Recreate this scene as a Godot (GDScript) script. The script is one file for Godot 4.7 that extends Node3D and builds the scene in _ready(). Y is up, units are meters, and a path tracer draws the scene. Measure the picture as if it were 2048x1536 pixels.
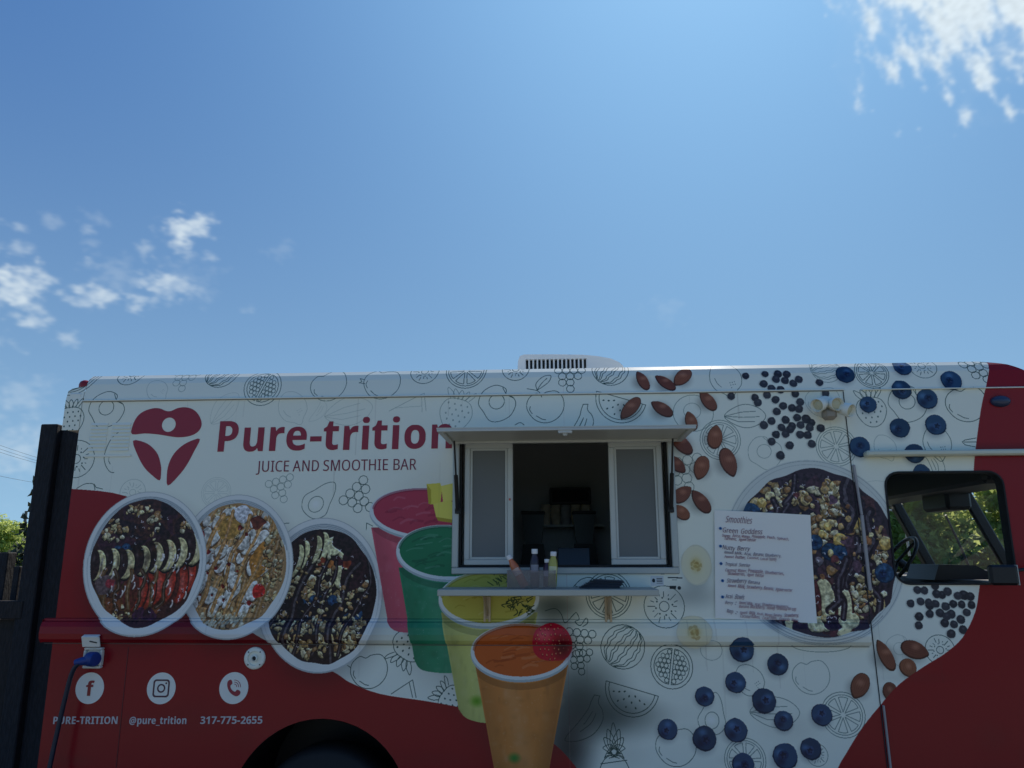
extends Node3D

# ---------------------------------------------------------------- canvas of the printed vinyl wrap (metres on the truck's side)
const S := 520.0
const LEFT := -2.88
const MID := 0.04
const RIGHT := 2.96
const TOP := 2.80
const BOTTOM := 0.40
var art: Image
var rng := RandomNumberGenerator.new()
var soft_cache := {}
var M := {}

func V(a: Array) -> PackedVector2Array:
	var p := PackedVector2Array()
	for i in range(0, a.size(), 2):
		p.append(Vector2(a[i], a[i + 1]) * 0.001)
	return p

func px(p: Vector2) -> Vector2:
	return Vector2((p.x - LEFT) * S, (TOP - p.y) * S)

var clip := PackedVector2Array()

func fill_px(polys: Array, col: Color) -> void:
	if not clip.is_empty():
		var inside := []
		for q in polys:
			inside.append_array(Geometry2D.intersect_polygons(q, clip))
		polys = inside
	var lo := 1e9
	var hi := -1e9
	for q in polys:
		for p in q:
			lo = minf(lo, p.y); hi = maxf(hi, p.y)
	var w := art.get_width()
	var y0 := maxi(0, int(floor(lo - 0.5)))
	var y1 := mini(art.get_height() - 1, int(ceil(hi)))
	var strip: Image
	if col.a < 0.995:
		strip = Image.create(w, 1, false, Image.FORMAT_RGBA8)
		strip.fill(col)
	for y in range(y0, y1 + 1):
		var yc := y + 0.5
		var xs: Array[float] = []
		for q in polys:
			var n: int = q.size()
			var a: Vector2 = q[n - 1]
			for i in n:
				var b: Vector2 = q[i]
				if (a.y <= yc) != (b.y <= yc):
					xs.append(a.x + (yc - a.y) / (b.y - a.y) * (b.x - a.x))
				a = b
		xs.sort()
		for k in range(0, xs.size() - 1, 2):
			var x0 := maxi(0, int(round(xs[k])))
			var x1 := mini(w, int(round(xs[k + 1])))
			if x1 > x0:
				if strip:
					art.blend_rect(strip, Rect2i(0, 0, x1 - x0, 1), Vector2i(x0, y))
				else:
					art.fill_rect(Rect2i(x0, y, x1 - x0, 1), col)

func poly(pts: PackedVector2Array, col: Color) -> void:
	var q := PackedVector2Array()
	for p in pts:
		q.append(px(p))
	fill_px([q], col)

func stroke(pts: PackedVector2Array, w: float, col: Color, closed := false) -> void:
	var q := PackedVector2Array()
	for p in pts:
		q.append(px(p))
	fill_px(Geometry2D.offset_polyline(q, w * S * 0.5, Geometry2D.JOIN_ROUND, Geometry2D.END_JOINED if closed else Geometry2D.END_ROUND), col)

func spline(p: PackedVector2Array, closed := false, n := 6) -> PackedVector2Array:
	var out := PackedVector2Array()
	var c := p.size()
	for i in (c if closed else c - 1):
		var a := p[(i - 1 + c) % c] if closed or i > 0 else p[0]
		var b := p[i]
		var d := p[(i + 1) % c]
		var e := p[(i + 2) % c] if closed or i + 2 < c else p[c - 1]
		for k in n:
			out.append(b.cubic_interpolate(d, a, e, float(k) / n))
	if not closed:
		out.append(p[c - 1])
	return out

func ell(c: Vector2, rx: float, ry: float, rot := 0.0, from := 0.0, to := TAU, n := 28) -> PackedVector2Array:
	var out := PackedVector2Array()
	var full := absf(to - from) > TAU - 0.001
	for i in (n if full else n + 1):
		var t := from + (to - from) * i / n
		out.append(c + Vector2(cos(t) * rx, sin(t) * ry).rotated(rot))
	return out

func blob(c: Vector2, r: float, rough := 0.3, n := 8, squash := 1.0, rot := 0.0) -> PackedVector2Array:
	var out := PackedVector2Array()
	for i in n:
		var t := TAU * i / n
		out.append(c + (Vector2(cos(t), sin(t) * squash) * r * (1.0 + rng.randf_range(-rough, rough))).rotated(rot))
	return out

func soft(c: Vector2, rx: float, ry: float, col: Color) -> void:
	var key := col.to_html()
	if not soft_cache.has(key):
		var im := Image.create(48, 48, false, Image.FORMAT_RGBA8)
		for y in 48:
			for x in 48:
				var d := Vector2(x - 23.5, y - 23.5).length() / 24.0
				var a := clampf(1.0 - d, 0.0, 1.0)
				im.set_pixel(x, y, Color(col, col.a * a * a * (3.0 - 2.0 * a)))
		soft_cache[key] = im
	var s: Image = soft_cache[key].duplicate()
	s.resize(maxi(2, int(2 * rx * S)), maxi(2, int(2 * ry * S)), Image.INTERPOLATE_BILINEAR)
	var q := px(c)
	art.blend_rect(s, Rect2i(Vector2i.ZERO, s.get_size()), Vector2i(int(q.x - rx * S), int(q.y - ry * S)))

func clip_to(pts: PackedVector2Array) -> void:
	clip = PackedVector2Array()
	for p in pts:
		clip.append(px(p))

func crisp(c: Vector2, rx: float, ry: float, amount: float) -> void:
	# the printed photograph's own fine contrast: grain, and light upper and dark lower edges of each piece
	var q := px(c)
	var r := Rect2i(int(q.x - rx * S), int(q.y - ry * S), int(2 * rx * S), int(2 * ry * S)).intersection(Rect2i(4, 4, art.get_width() - 8, art.get_height() - 8))
	var src := art.get_region(r.grow(4))
	var n := FastNoiseLite.new()
	n.seed = 8; n.frequency = 0.07; n.fractal_octaves = 3
	for y in r.size.y:
		for x in r.size.x:
			if Vector2((x + 0.5) / r.size.x * 2 - 1, (y + 0.5) / r.size.y * 2 - 1).length_squared() > 1.0:
				continue
			var k := 1.0 + amount * (src.get_pixel(x + 3, y + 7).get_luminance() - src.get_pixel(x + 5, y + 1).get_luminance()) + 0.45 * n.get_noise_2d(x, y)
			var o := src.get_pixel(x + 4, y + 4)
			art.set_pixel(r.position.x + x, r.position.y + y, Color(minf(o.r * k, 1), minf(o.g * k, 1), minf(o.b * k, 1)))

# ---------------------------------------------------------------- line drawings of fruit printed on the wrap
var ink := Color8(54, 80, 74)

func line(pts: PackedVector2Array, a := 1.0, closed := false, w := 0.0036) -> void:
	stroke(pts, w, Color(ink, a), closed)

func local(c: Vector2, r: float, rot: float, a: Array) -> PackedVector2Array:
	var p := PackedVector2Array()
	for i in range(0, a.size(), 2):
		p.append(c + Vector2(a[i], a[i + 1]).rotated(rot) * r)
	return p

func draw_orange(c: Vector2, r: float, a := 1.0, rot := 0.0, wedges := 8) -> void:
	line(ell(c, r, r), a, true); line(ell(c, r * 0.88, r * 0.88), a, true)
	for i in wedges:
		var t := rot + TAU * i / wedges
		var u := rot + TAU * (i + 1) / wedges
		var tip := c + Vector2.from_angle((t + u) / 2) * r * 0.12
		var q := PackedVector2Array([tip])
		for k in 5:
			q.append(tip + Vector2.from_angle(lerpf(t + 0.06, u - 0.06, k / 4.0)) * r * 0.66)
		line(q, a, true)

func draw_kiwi(c: Vector2, r: float, a := 1.0, part := TAU) -> void:
	line(ell(c, r, r, 0, 0, part), a, part >= TAU - 0.01)
	line(ell(c, r * 0.24, r * 0.24), a, true)
	for i in 16:
		var t := TAU * i / 16
		line(PackedVector2Array([c + Vector2.from_angle(t) * r * (0.45 + 0.1 * (i % 2)), c + Vector2.from_angle(t) * r * (0.72 + 0.1 * (i % 3 - 1))]), a)
		if i % 2 == 0:
			poly(ell(c + Vector2.from_angle(t + 0.2) * r * 0.42, r * 0.045, r * 0.045, 0, 0, TAU, 8), Color(ink, a))

func draw_pomegranate_half(c: Vector2, r: float, a := 1.0, rot := 0.2) -> void:
	line(ell(c, r, r * 1.02), a, true)
	for s in [-1, 1]:
		var q := PackedVector2Array()
		for k in 17:
			var t := -PI / 2 + PI * k / 16
			q.append(c + Vector2(s * (cos(t) * r * 0.78 + r * 0.06), sin(t) * r * 0.82).rotated(-rot))
		line(q, a, true)
		for i in 4:
			for j in 7:
				var p := Vector2(s * (0.17 + 0.2 * i + 0.09 * (j % 2)), -0.66 + 0.22 * j)
				if Vector2(p.x / 0.82, p.y / 0.84).length() < 0.86:
					line(ell(c + p.rotated(-rot) * r, r * 0.105, r * 0.115, 0, 0, TAU, 7), a, true, 0.0032)

func draw_melon(c: Vector2, r: float, a := 1.0, rot := 0.9) -> void:
	line(ell(c, r, r * 0.98), a, true)
	for k in 4:
		var b := -0.74 + 0.44 * k
		for d in [0.0, 0.15]:
			var q := PackedVector2Array()
			for i in 13:
				var t := -0.95 + 1.9 * i / 12
				q.append(c + Vector2(t * 0.98, (b + d) * sqrt(maxf(0, 1 - t * t)) + 0.035 * sin(i * 2.1 + k)).rotated(rot) * r)
			line(spline(q, false, 3), a)

func draw_slice(c: Vector2, r: float, a := 1.0, rot := -0.3) -> void:
	line(ell(c, r, r, rot, PI, TAU), a); line(ell(c, r * 0.87, r * 0.87, rot, PI, TAU), a)
	line(PackedVector2Array([c + Vector2(-r, 0).rotated(rot), c + Vector2(r, 0).rotated(rot)]), a)
	for k in 3:
		for i in (5 - k):
			var t := PI + PI * (i + 0.8) / (6.0 - k) 
			poly(ell(c + Vector2.from_angle(t + rot) * r * (0.7 - 0.2 * k), r * 0.045, r * 0.03, t + rot, 0, TAU, 8), Color(ink, a))

func draw_peach(c: Vector2, r: float, a := 1.0, rot := 0.0) -> void:
	line(spline(local(c, r, rot, [-0.1, 1, -0.75, 0.65, -1, 0, -0.75, -0.45, -0.4, -0.95, 0.1, -1, 0.7, -0.7, 1, -0.1, 0.85, 0.3, 0.5, 0.45, 0.45, 0.8]), true), a, true)
	line(ell(c + Vector2(-0.02, 0.08).rotated(rot) * r, r * 0.42, r * 0.4, 0.6), a, true)
	line(local(c, r, rot, [0.3, 0.85, 0.5, 0.45, 0.9, 0.25]), a)

func draw_apple(c: Vector2, r: float, a := 1.0, rot := 0.0, leaf := true) -> void:
	line(spline(local(c, r, rot, [-0.2, 0.55, -0.55, 0.62, -0.95, 0.25, -0.98, -0.3, -0.55, -0.85, 0.05, -1, 0.6, -0.78, 0.95, -0.3, 0.95, 0.3, 0.62, 0.72, 0.1, 0.7]), true), a, true)
	line(spline(local(c, r, rot, [-0.82, -0.1, -0.85, -0.3, -0.72, -0.5])), a); line(local(c, r, rot, [-0.5, -0.62, -0.2, -0.8, 0.0, -0.84]), a)
	if leaf:
		line(spline(local(c, r, rot, [-0.2, 0.4, -0.4, 0.75, -1.0, 0.9])), a)
		line(spline(local(c, r, rot, [-0.45, 0.8, -0.5, 1.2, -0.1, 1.6, 0.3, 1.65, 0.2, 1.3, -0.15, 1.0, -0.45, 0.8])), a)
		line(spline(local(c, r, rot, [-0.45, 0.8, -0.2, 1.2, 0.1, 1.5])), a)

func draw_grapes(c: Vector2, r: float, a := 1.0, rot := 0.0) -> void:
	var rows := [[-1, 0, 1, 2], [-1, 0, 1], [-0.5, 0.5], [0]]
	for j in 4:
		for i in rows[j]:
			line(ell(c + Vector2(i * 0.46 + (0.23 if j % 2 else 0.0) - 0.2, 0.6 - j * 0.4).rotated(rot) * r, r * 0.23, r * 0.23, rng.randf(), 0, TAU, 9), a, true)

func draw_strawberry(c: Vector2, r: float, a := 1.0, rot := 0.0) -> void:
	line(spline(local(c, r, rot, [-0.75, 0.5, -0.9, -0.1, -0.55, -0.8, 0, -1.05, 0.55, -0.8, 0.9, -0.1, 0.75, 0.5, 0.35, 0.75, -0.35, 0.75]), true), a, true)
	for k in 5:
		line(spline(local(c, r, rot, [-0.5 + 0.2 * k, 0.74, -0.72 + 0.3 * k, 0.98, -0.8 + 0.4 * k, 1.3, -0.42 + 0.3 * k, 1.06, -0.26 + 0.2 * k, 0.76])), a)
	for j in 5:
		for i in 4:
			var p := Vector2(-0.55 + 0.36 * i + 0.14 * (j % 2), 0.45 - 0.3 * j)
			if Vector2(p.x / 0.85, p.y).length() < 0.88:
				poly(ell(c + p.rotated(rot) * r, r * 0.05, r * 0.065, rot, 0, TAU, 6), Color(ink, a))

func draw_avocado(c: Vector2, r: float, a := 1.0, rot := -0.6) -> void:
	line(spline(local(c, r, rot, [0, 1.25, -0.35, 0.9, -0.6, 0.2, -0.8, -0.4, -0.5, -0.92, 0, -1.05, 0.5, -0.92, 0.8, -0.4, 0.6, 0.2, 0.35, 0.9]), true), a, true)
	line(ell(c + Vector2(0, -0.3).rotated(rot) * r, r * 0.4, r * 0.46, rot), a, true)
	soft(c + Vector2(0, -0.3).rotated(rot) * r, r * 0.4, r * 0.4, Color(1, 1, 1, 0.4))

func draw_banana(c: Vector2, r: float, a := 1.0, rot := 0.0) -> void:
	line(spline(local(c, r, rot, [0.1, 1, 0.0, 0.75, -0.1, 0.4, -0.45, -0.2, -0.8, -0.7, -0.85, -0.95, -0.3, -0.85, 0.25, -0.5, 0.55, 0.05, 0.5, 0.45, 0.3, 0.72, 0.32, 1.0])), a)
	line(local(c, r, rot, [0.08, 1, 0.33, 1]), a)
	line(spline(local(c, r, rot, [0.25, 0.3, 0.1, -0.1, -0.3, -0.5])), a); line(spline(local(c, r, rot, [0.1, 0.35, -0.1, -0.05, -0.2, -0.2])), a)

func draw_lemon(c: Vector2, r: float, a := 1.0, rot := 0.0) -> void:
	line(spline(local(c, r, rot, [-0.15, 1.0, -0.55, 0.72, -0.82, 0.1, -0.7, -0.5, -0.3, -0.85, -0.1, -1.1, 0.1, -1.1, 0.3, -0.85, 0.7, -0.5, 0.82, 0.1, 0.55, 0.72, 0.15, 1.0]), true), a, true)
	line(spline(local(c, r, rot, [-0.55, 0.1, -0.5, -0.2, -0.35, -0.45])), a)
	for k in 7:
		poly(ell(c + Vector2(0.15 + 0.12 * (k % 3), -0.3 - 0.14 * (k / 3)).rotated(rot) * r, r * 0.03, r * 0.03, 0, 0, TAU, 6), Color(ink, a))

func draw_papaya(c: Vector2, r: float, a := 1.0, rot := 0.0) -> void:
	line(spline(local(c, r, rot, [-1.35, 0, -0.8, 0.5, 0, 0.75, 0.8, 0.5, 1.2, 0, 0.8, -0.5, 0, -0.75, -0.8, -0.5]), true), a, true)
	line(local(c, r, rot, [-1.35, 0, -0.3, 0.25, 0.6, 0.3]), a); line(local(c, r, rot, [-1.35, 0, -0.2, -0.08, 0.8, -0.05]), a); line(local(c, r, rot, [-1.3, -0.05, -0.5, -0.35, 0.5, -0.35]), a)

func draw_pineapple(c: Vector2, r: float, a := 1.0) -> void:
	for k in 9:
		var t := PI / 2 + (k - 4) * 0.3
		var L := r * (1.25 - absf(k - 4.0) * 0.09)
		var d := Vector2.from_angle(t)
		var n := d.orthogonal() * r * 0.15
		var b := c + Vector2((k - 4) * 0.06 * r, 0)
		line(spline(PackedVector2Array([b - n * 0.6, b + d * L * 0.5 - n, b + d * L + Vector2((k - 4) * 0.05 * r, -0.1 * absf(k - 4.0) * r), b + d * L * 0.5 + n, b + n * 0.6])), a)
	line(ell(c + Vector2(0, -0.75) * r, r * 0.62, r * 0.8), a, true)
	for j in 5:
		line(PackedVector2Array([c + Vector2(-0.55, -0.3 - 0.25 * j) * r, c + Vector2(0.5, -0.15 - 0.35 * j) * r]), a)

# ---------------------------------------------------------------- printed photographs of food on the wrap
func shade(c: Color, k: float) -> Color:
	return Color(c.r * k, c.g * k, c.b * k, c.a)

func berry(c: Vector2, r: float, k: int) -> void:
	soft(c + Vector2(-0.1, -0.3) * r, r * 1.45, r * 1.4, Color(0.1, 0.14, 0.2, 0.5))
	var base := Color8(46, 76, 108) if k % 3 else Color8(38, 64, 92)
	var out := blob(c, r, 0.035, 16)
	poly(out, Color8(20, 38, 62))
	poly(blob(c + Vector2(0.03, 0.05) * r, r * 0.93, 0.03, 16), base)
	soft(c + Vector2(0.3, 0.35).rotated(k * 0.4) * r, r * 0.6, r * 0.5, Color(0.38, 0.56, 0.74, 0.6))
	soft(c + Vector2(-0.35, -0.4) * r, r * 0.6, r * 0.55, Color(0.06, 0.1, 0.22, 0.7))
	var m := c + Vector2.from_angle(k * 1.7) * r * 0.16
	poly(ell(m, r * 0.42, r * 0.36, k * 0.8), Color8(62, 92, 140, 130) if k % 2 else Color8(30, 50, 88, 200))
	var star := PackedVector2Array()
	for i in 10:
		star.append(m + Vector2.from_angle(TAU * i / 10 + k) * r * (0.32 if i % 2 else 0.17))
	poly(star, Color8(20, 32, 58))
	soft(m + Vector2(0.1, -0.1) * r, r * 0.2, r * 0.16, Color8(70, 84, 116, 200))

func almond(a: Vector2, b: Vector2, w: float, k := 0) -> void:
	# a is the pointed end
	var m := (a + b) / 2
	var h := a.distance_to(b) / 2
	var rot := (a - b).angle()
	soft(m + Vector2(-0.006, -0.012), h * 1.25, h * 1.1, Color(0.15, 0.14, 0.13, 0.45))
	var f := func(s: float, off: Vector2) -> PackedVector2Array:
		var o := PackedVector2Array()
		for q in [[1, 0], [0.82, 0.42], [0.45, 0.82], [-0.05, 1.0], [-0.5, 0.9], [-0.86, 0.56], [-1, 0], [-0.86, -0.56], [-0.5, -0.9], [-0.05, -1.0], [0.45, -0.82], [0.82, -0.42]]:
			o.append(m + off + Vector2(q[0] * h * s, q[1] * w * 0.5 * s).rotated(rot))
		return spline(o, true, 3)
	var base: Color = [Color8(134, 80, 62), Color8(122, 70, 56), Color8(146, 88, 64)][k % 3]
	poly(f.call(1.0, Vector2.ZERO), shade(base, 0.6))
	poly(f.call(0.9, Vector2(0.002, 0.003)), base)
	for i in 7:
		var y := (i - 3) * 0.12 * w
		stroke(PackedVector2Array([m + Vector2(h * 0.8, y * 0.4).rotated(rot), m + Vector2(0, y * 1.1).rotated(rot), m + Vector2(-h * 0.8, y * 0.8).rotated(rot)]), 0.002, Color(shade(base, 0.72), 0.55))
	soft(m + Vector2(0.1 * h, 0.2 * h), h * 0.5, w * 0.32, Color(0.85, 0.6, 0.48, 0.45))

func chip(c: Vector2, r: float) -> void:
	soft(c + Vector2(-0.002, -0.004), r * 1.3, r * 1.3, Color(0.1, 0.1, 0.12, 0.6))
	r *= 0.92
	poly(blob(c, r * 0.98, 0.08, 12), Color8(50, 50, 58).lerp(Color8(66, 66, 74), rng.randf()))
	soft(c + Vector2(0.2, 0.25) * r, r * 0.6, r * 0.5, Color8(98, 100, 112, 150))

func banana_round(c: Vector2, rx: float, ry: float) -> void:
	soft(c + Vector2(0.0, -0.02), rx * 1.4, ry * 1.35, Color(0.25, 0.28, 0.28, 0.45))
	poly(spline(blob(c, rx, 0.03, 18, ry / rx), true, 2), Color8(214, 210, 186))
	poly(spline(blob(c, rx * 0.94, 0.03, 18, ry / rx), true, 2), Color8(226, 220, 190))
	soft(c, rx * 0.95, ry * 0.95, Color8(232, 222, 176, 200))
	soft(c, rx * 0.55, ry * 0.55, Color8(204, 178, 106, 220))
	for i in 9:
		poly(blob(c + Vector2.from_angle(i * 0.75) * rx * rng.randf_range(0.1, 0.36), rx * 0.09, 0.4, 6, 1.6, i * 0.75), Color8(170, 134, 72, 110))

func in_bowl(rx: float, ry: float) -> Vector2:
	for i in 20:
		var p := Vector2(rng.randf_range(-1, 1), rng.randf_range(-1, 1))
		if p.length() < 0.96:
			return Vector2(p.x * rx, p.y * ry)
	return Vector2.ZERO

func flake(c: Vector2, r: float, col: Color) -> void:
	var rot := rng.randf() * TAU
	var sq := rng.randf_range(0.4, 0.9)
	poly(blob(c + Vector2(-0.002, -0.003), r * 1.12, 0.25, 7, sq, rot), Color8(46, 32, 30, 190))
	poly(blob(c, r, 0.25, 8, sq, rot), col)
	poly(blob(c + Vector2(0.15, 0.2) * r, r * 0.5, 0.3, 6, sq, rot), Color(col.lightened(0.25), 0.8))

var cream := [Color8(222, 202, 148), Color8(206, 178, 120), Color8(232, 216, 172), Color8(190, 154, 98), Color8(168, 122, 76)]

func granola(c: Vector2, spread: Vector2, n: int, size := 0.011) -> void:
	for i in n:
		var d := Vector2.from_angle(rng.randf() * TAU) * sqrt(rng.randf())
		flake(c + d * spread, size * rng.randf_range(0.5, 1.25), cream[rng.randi() % 5].darkened(rng.randf() * 0.25))

func drizzle(c: Vector2, a: Vector2, b: Vector2, w: float, col: Color, wob := 0.012) -> void:
	var q := PackedVector2Array()
	for i in 6:
		q.append(c + a.lerp(b, i / 5.0) + Vector2(rng.randf_range(-wob, wob), rng.randf_range(-wob, wob)))
	stroke(spline(q, false, 4), w, col)
	stroke(spline(q, false, 4), w * 0.28, Color(col.lightened(0.35), 0.6))

func gloss(c: Vector2, n: int, rx: float, ry: float, rr := 0.004) -> void:
	for i in n:
		var p := c + in_bowl(rx, ry)
		var t := rng.randf() * TAU
		stroke(spline(PackedVector2Array([p, p + Vector2.from_angle(t) * rr * 1.6, p + Vector2.from_angle(t + 0.7) * rr * 2.6])), rr * 0.6, Color8(224, 218, 222, 210))

func bowl_rim(c: Vector2, rx: float, ry: float, rot: float, off: Vector2, inner: float, dark: Color) -> void:
	soft(c + Vector2(0.015, -0.06), rx * 1.3, ry * 1.26, Color(0.05, 0.03, 0.07, 1.0))
	poly(ell(c, rx, ry, rot, 0, TAU, 64), Color8(178, 182, 180))
	poly(ell(c + Vector2(0, 0.002), rx * 0.985, ry * 0.985, rot, 0, TAU, 64), Color8(224, 225, 220))
	stroke(ell(c + off * 0.3, rx * 0.935, ry * 0.935, rot, PI * 0.95, PI * 2.05), 0.003, Color8(182, 186, 184, 200))
	poly(ell(c + off * 0.4, rx * 0.93, ry * 0.93, rot, 0, TAU, 64), Color8(205, 209, 206))
	poly(ell(c + off * 0.4 + Vector2(0, -0.014), rx * 0.92, ry * 0.905, rot, 0, TAU, 64), Color8(226, 227, 222))
	for k in 4:
		stroke(ell(c + off * 0.5, rx * (0.905 - 0.018 * k), ry * (0.915 - 0.022 * k), rot, PI * (0.06 + 0.03 * k), PI * (0.94 - 0.03 * k)), 0.005, Color8(118, 130, 138, 150))
	var fill := spline(blob(c + off, rx * inner, 0.025, 26, ry / rx, rot), true, 3)
	poly(fill, dark)
	clip_to(fill)

func slice_row(a: Vector2, b: Vector2, n: int, rx: float, ry: float, tilt: float, flesh: Color, cover: Color, over := 0.55) -> void:
	for i in range(n - 1, -1, -1):
		var p := a.lerp(b, float(i) / (n - 1)) + Vector2(rng.randf_range(-0.3, 0.3) * rx, rng.randf_range(-0.16, 0.16) * ry)
		tilt += rng.randf_range(-0.09, 0.09)
		rx *= rng.randf_range(0.93, 1.07)
		ry *= rng.randf_range(0.95, 1.05)
		poly(ell(p + Vector2(0.002, -0.004), rx * 1.12, ry * 1.08, tilt), shade(cover, 0.75))
		poly(ell(p, rx, ry, tilt), shade(flesh, 0.72))
		poly(ell(p + Vector2(0.002, 0.002), rx * 0.93, ry * 0.94, tilt), flesh.darkened(rng.randf() * 0.1))
		soft(p + Vector2(rx * 0.4, 0), rx * 0.5, ry * 0.8, Color(flesh.lightened(0.35), 0.6))
		poly(ell(p + Vector2(-rx * over, ry * 0.08), rx * 0.85, ry * 1.02, tilt + 0.06), cover)
		soft(p + Vector2(-rx * over * 0.9, ry * 0.4), rx * 0.3, ry * 0.4, Color(cover.lightened(0.3), 0.5))

func food_bowls() -> void:
	var choco := Color8(52, 34, 38)
	var plum := Color8(66, 38, 50)
	# the third bowl lies lowest of the left three, then the second, then the first
	rng.seed = 33
	var c := Vector2(-1.262, 1.551)
	var rx: float = 0.333
	var ry: float = 0.398
	bowl_rim(c, rx, ry, 0.05, Vector2(0.006, -0.004), 0.87, Color8(44, 32, 36))
	var ix := rx * 0.84
	var iy := ry * 0.84
	var R := Vector2(ix, iy)
	granola(c + Vector2(0.0, 0.12) * R, Vector2(ix * 0.9, iy * 0.26), 110, 0.021)
	granola(c + Vector2(0.0, -0.66) * R, Vector2(ix * 0.72, iy * 0.3), 120, 0.022)
	granola(c + Vector2(-0.6, -0.45) * R, Vector2(ix * 0.3, iy * 0.2), 30, 0.014)
	granola(c + Vector2(0.6, -0.5) * R, Vector2(ix * 0.3, iy * 0.2), 34, 0.015)
	for i in 12:
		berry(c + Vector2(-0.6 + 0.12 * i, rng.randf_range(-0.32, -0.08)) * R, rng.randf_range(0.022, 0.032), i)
	for i in 16:
		poly(spline(blob(c + Vector2(-0.8 + 0.11 * i, rng.randf_range(-0.3, -0.02)) * R, rng.randf_range(0.02, 0.045), 0.3, 8), true, 2), Color8(38, 30, 36))
	slice_row(c + Vector2(-0.72, 0.46) * R, c + Vector2(-0.06, 0.68) * R, 5, 0.04, 0.09, -0.22, Color8(220, 210, 156), Color8(58, 38, 36), 0.5)
	poly(spline(blob(c + Vector2(0.2, 0.74) * R, 0.052, 0.12, 9), true, 3), Color8(224, 216, 168))
	poly(spline(blob(c + Vector2(0.46, 0.4) * R, 0.062, 0.1, 9, 1.7, -0.25), true, 3), Color8(216, 204, 154))
	poly(spline(blob(c + Vector2(0.62, 0.42) * R, 0.075, 0.2, 9, 1.5, -0.25), true, 3), Color8(56, 34, 40))
	poly(spline(blob(c + Vector2(0.44, 0.84) * R, 0.075, 0.2, 9), true, 3), Color8(48, 34, 38))
	for i in 4:
		poly(spline(blob(c + Vector2(0.0 + 0.16 * i, 0.5 - 0.05 * (i % 2)) * R, 0.024, 0.3, 8), true, 2), [Color8(132, 58, 40), Color8(164, 100, 52), Color8(76, 36, 46)][i % 3])
	for i in 6:
		var x := -0.85 + 0.3 * i + rng.randf_range(-0.06, 0.06)
		drizzle(c, Vector2(x * ix + 0.09, 0.5 * iy), Vector2(x * ix - 0.05, -0.95 * iy), rng.randf_range(0.018, 0.045), Color8(46, 32, 36), 0.03)
	granola(c + Vector2(0, -0.1) * R, Vector2(ix * 0.92, iy * 0.85), 70, 0.013)
	gloss(c, 60, ix, iy, 0.005)
	crisp(c + Vector2(0.006, -0.006), rx * 0.84, ry * 0.84, 0.45)
	clip = PackedVector2Array()
	# second bowl: coconut, caramel and oats
	rng.seed = 22
	c = Vector2(-1.742, 1.699)
	rx = 0.324
	ry = 0.378
	bowl_rim(c, rx, ry, 0.05, Vector2(-0.002, 0.002), 0.87, Color8(168, 132, 92))
	ix = rx * 0.84
	iy = ry * 0.84
	R = Vector2(ix, iy)
	granola(c, R, 420, 0.017)
	for i in 9:
		var x := -0.8 + 0.2 * i
		drizzle(c, Vector2(x * ix + 0.08, 0.95 * iy), Vector2(x * ix - 0.10, -0.95 * iy), rng.randf_range(0.016, 0.034), Color8(196, 146, 90).darkened(rng.randf() * 0.25), 0.02)
	for i in 74:
		var p := c + Vector2(rng.randf_range(-0.9, 0.6), rng.randf_range(-0.75, 0.85)) * R
		var s := rng.randf_range(0.018, 0.034)
		poly(spline(blob(p + Vector2(-0.004, -0.006), s * 1.1, 0.2, 8, 1.6, -0.35), true, 2), Color8(104, 70, 46, 200))
		poly(spline(blob(p, s, 0.2, 8, 1.6, -0.35), true, 2), Color8(232, 226, 214).darkened(rng.randf() * 0.16))
	poly(spline(blob(c + Vector2(-0.16, 0.62) * R, 0.062, 0.15, 9), true, 3), Color8(176, 132, 66))
	poly(spline(blob(c + Vector2(0.52, 0.1) * R, 0.058, 0.2, 9, 1.7, -0.4), true, 3), Color8(184, 124, 58))
	poly(spline(blob(c + Vector2(0.1, 0.86) * R, 0.05, 0.2, 9), true, 3), Color8(216, 212, 214))
	for i in 5:
		var x := -0.6 + 0.27 * i
		drizzle(c, Vector2(x * ix + 0.08, 0.85 * iy), Vector2(x * ix - 0.10, -0.8 * iy), rng.randf_range(0.014, 0.026), Color8(198, 142, 80).darkened(rng.randf() * 0.2), 0.02)
	for i in 14:
		poly(blob(c + in_bowl(ix * 0.95, iy * 0.95), rng.randf_range(0.006, 0.015), 0.3, 8), Color8(150, 44, 40).darkened(rng.randf() * 0.4))
	poly(spline(blob(c + Vector2(0.52, -0.42) * R, 0.036, 0.12, 9), true, 3), Color8(196, 46, 42))
	poly(spline(blob(c + Vector2(-0.74, 0.52) * R, 0.03, 0.2, 9), true, 3), Color8(160, 40, 44))
	poly(spline(blob(c + Vector2(0.42, 0.72) * R, 0.04, 0.25, 9), true, 3), Color8(110, 52, 40))
	granola(c + Vector2(0.78, 0.1) * R, Vector2(ix * 0.2, iy * 0.5), 46, 0.016)
	for i in 70:
		poly(blob(c + Vector2(rng.randf_range(-0.6, 0.3), rng.randf_range(-0.98, -0.76)) * R, 0.007, 0.3, 6, 1.6, -0.3), Color8(222, 208, 176).darkened(rng.randf() * 0.2))
	gloss(c, 50, ix, iy, 0.004)
	crisp(c, rx * 0.84, ry * 0.84, 0.4)
	clip = PackedVector2Array()
	# first bowl: banana row, strawberries, chocolate
	rng.seed = 11
	c = Vector2(-2.239, 1.715)
	rx = 0.344
	ry = 0.382
	bowl_rim(c, rx, ry, 0.1, Vector2(0.0, 0.004), 0.87, Color8(70, 42, 42))
	ix = rx * 0.84
	iy = ry * 0.84
	R = Vector2(ix, iy)
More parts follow.
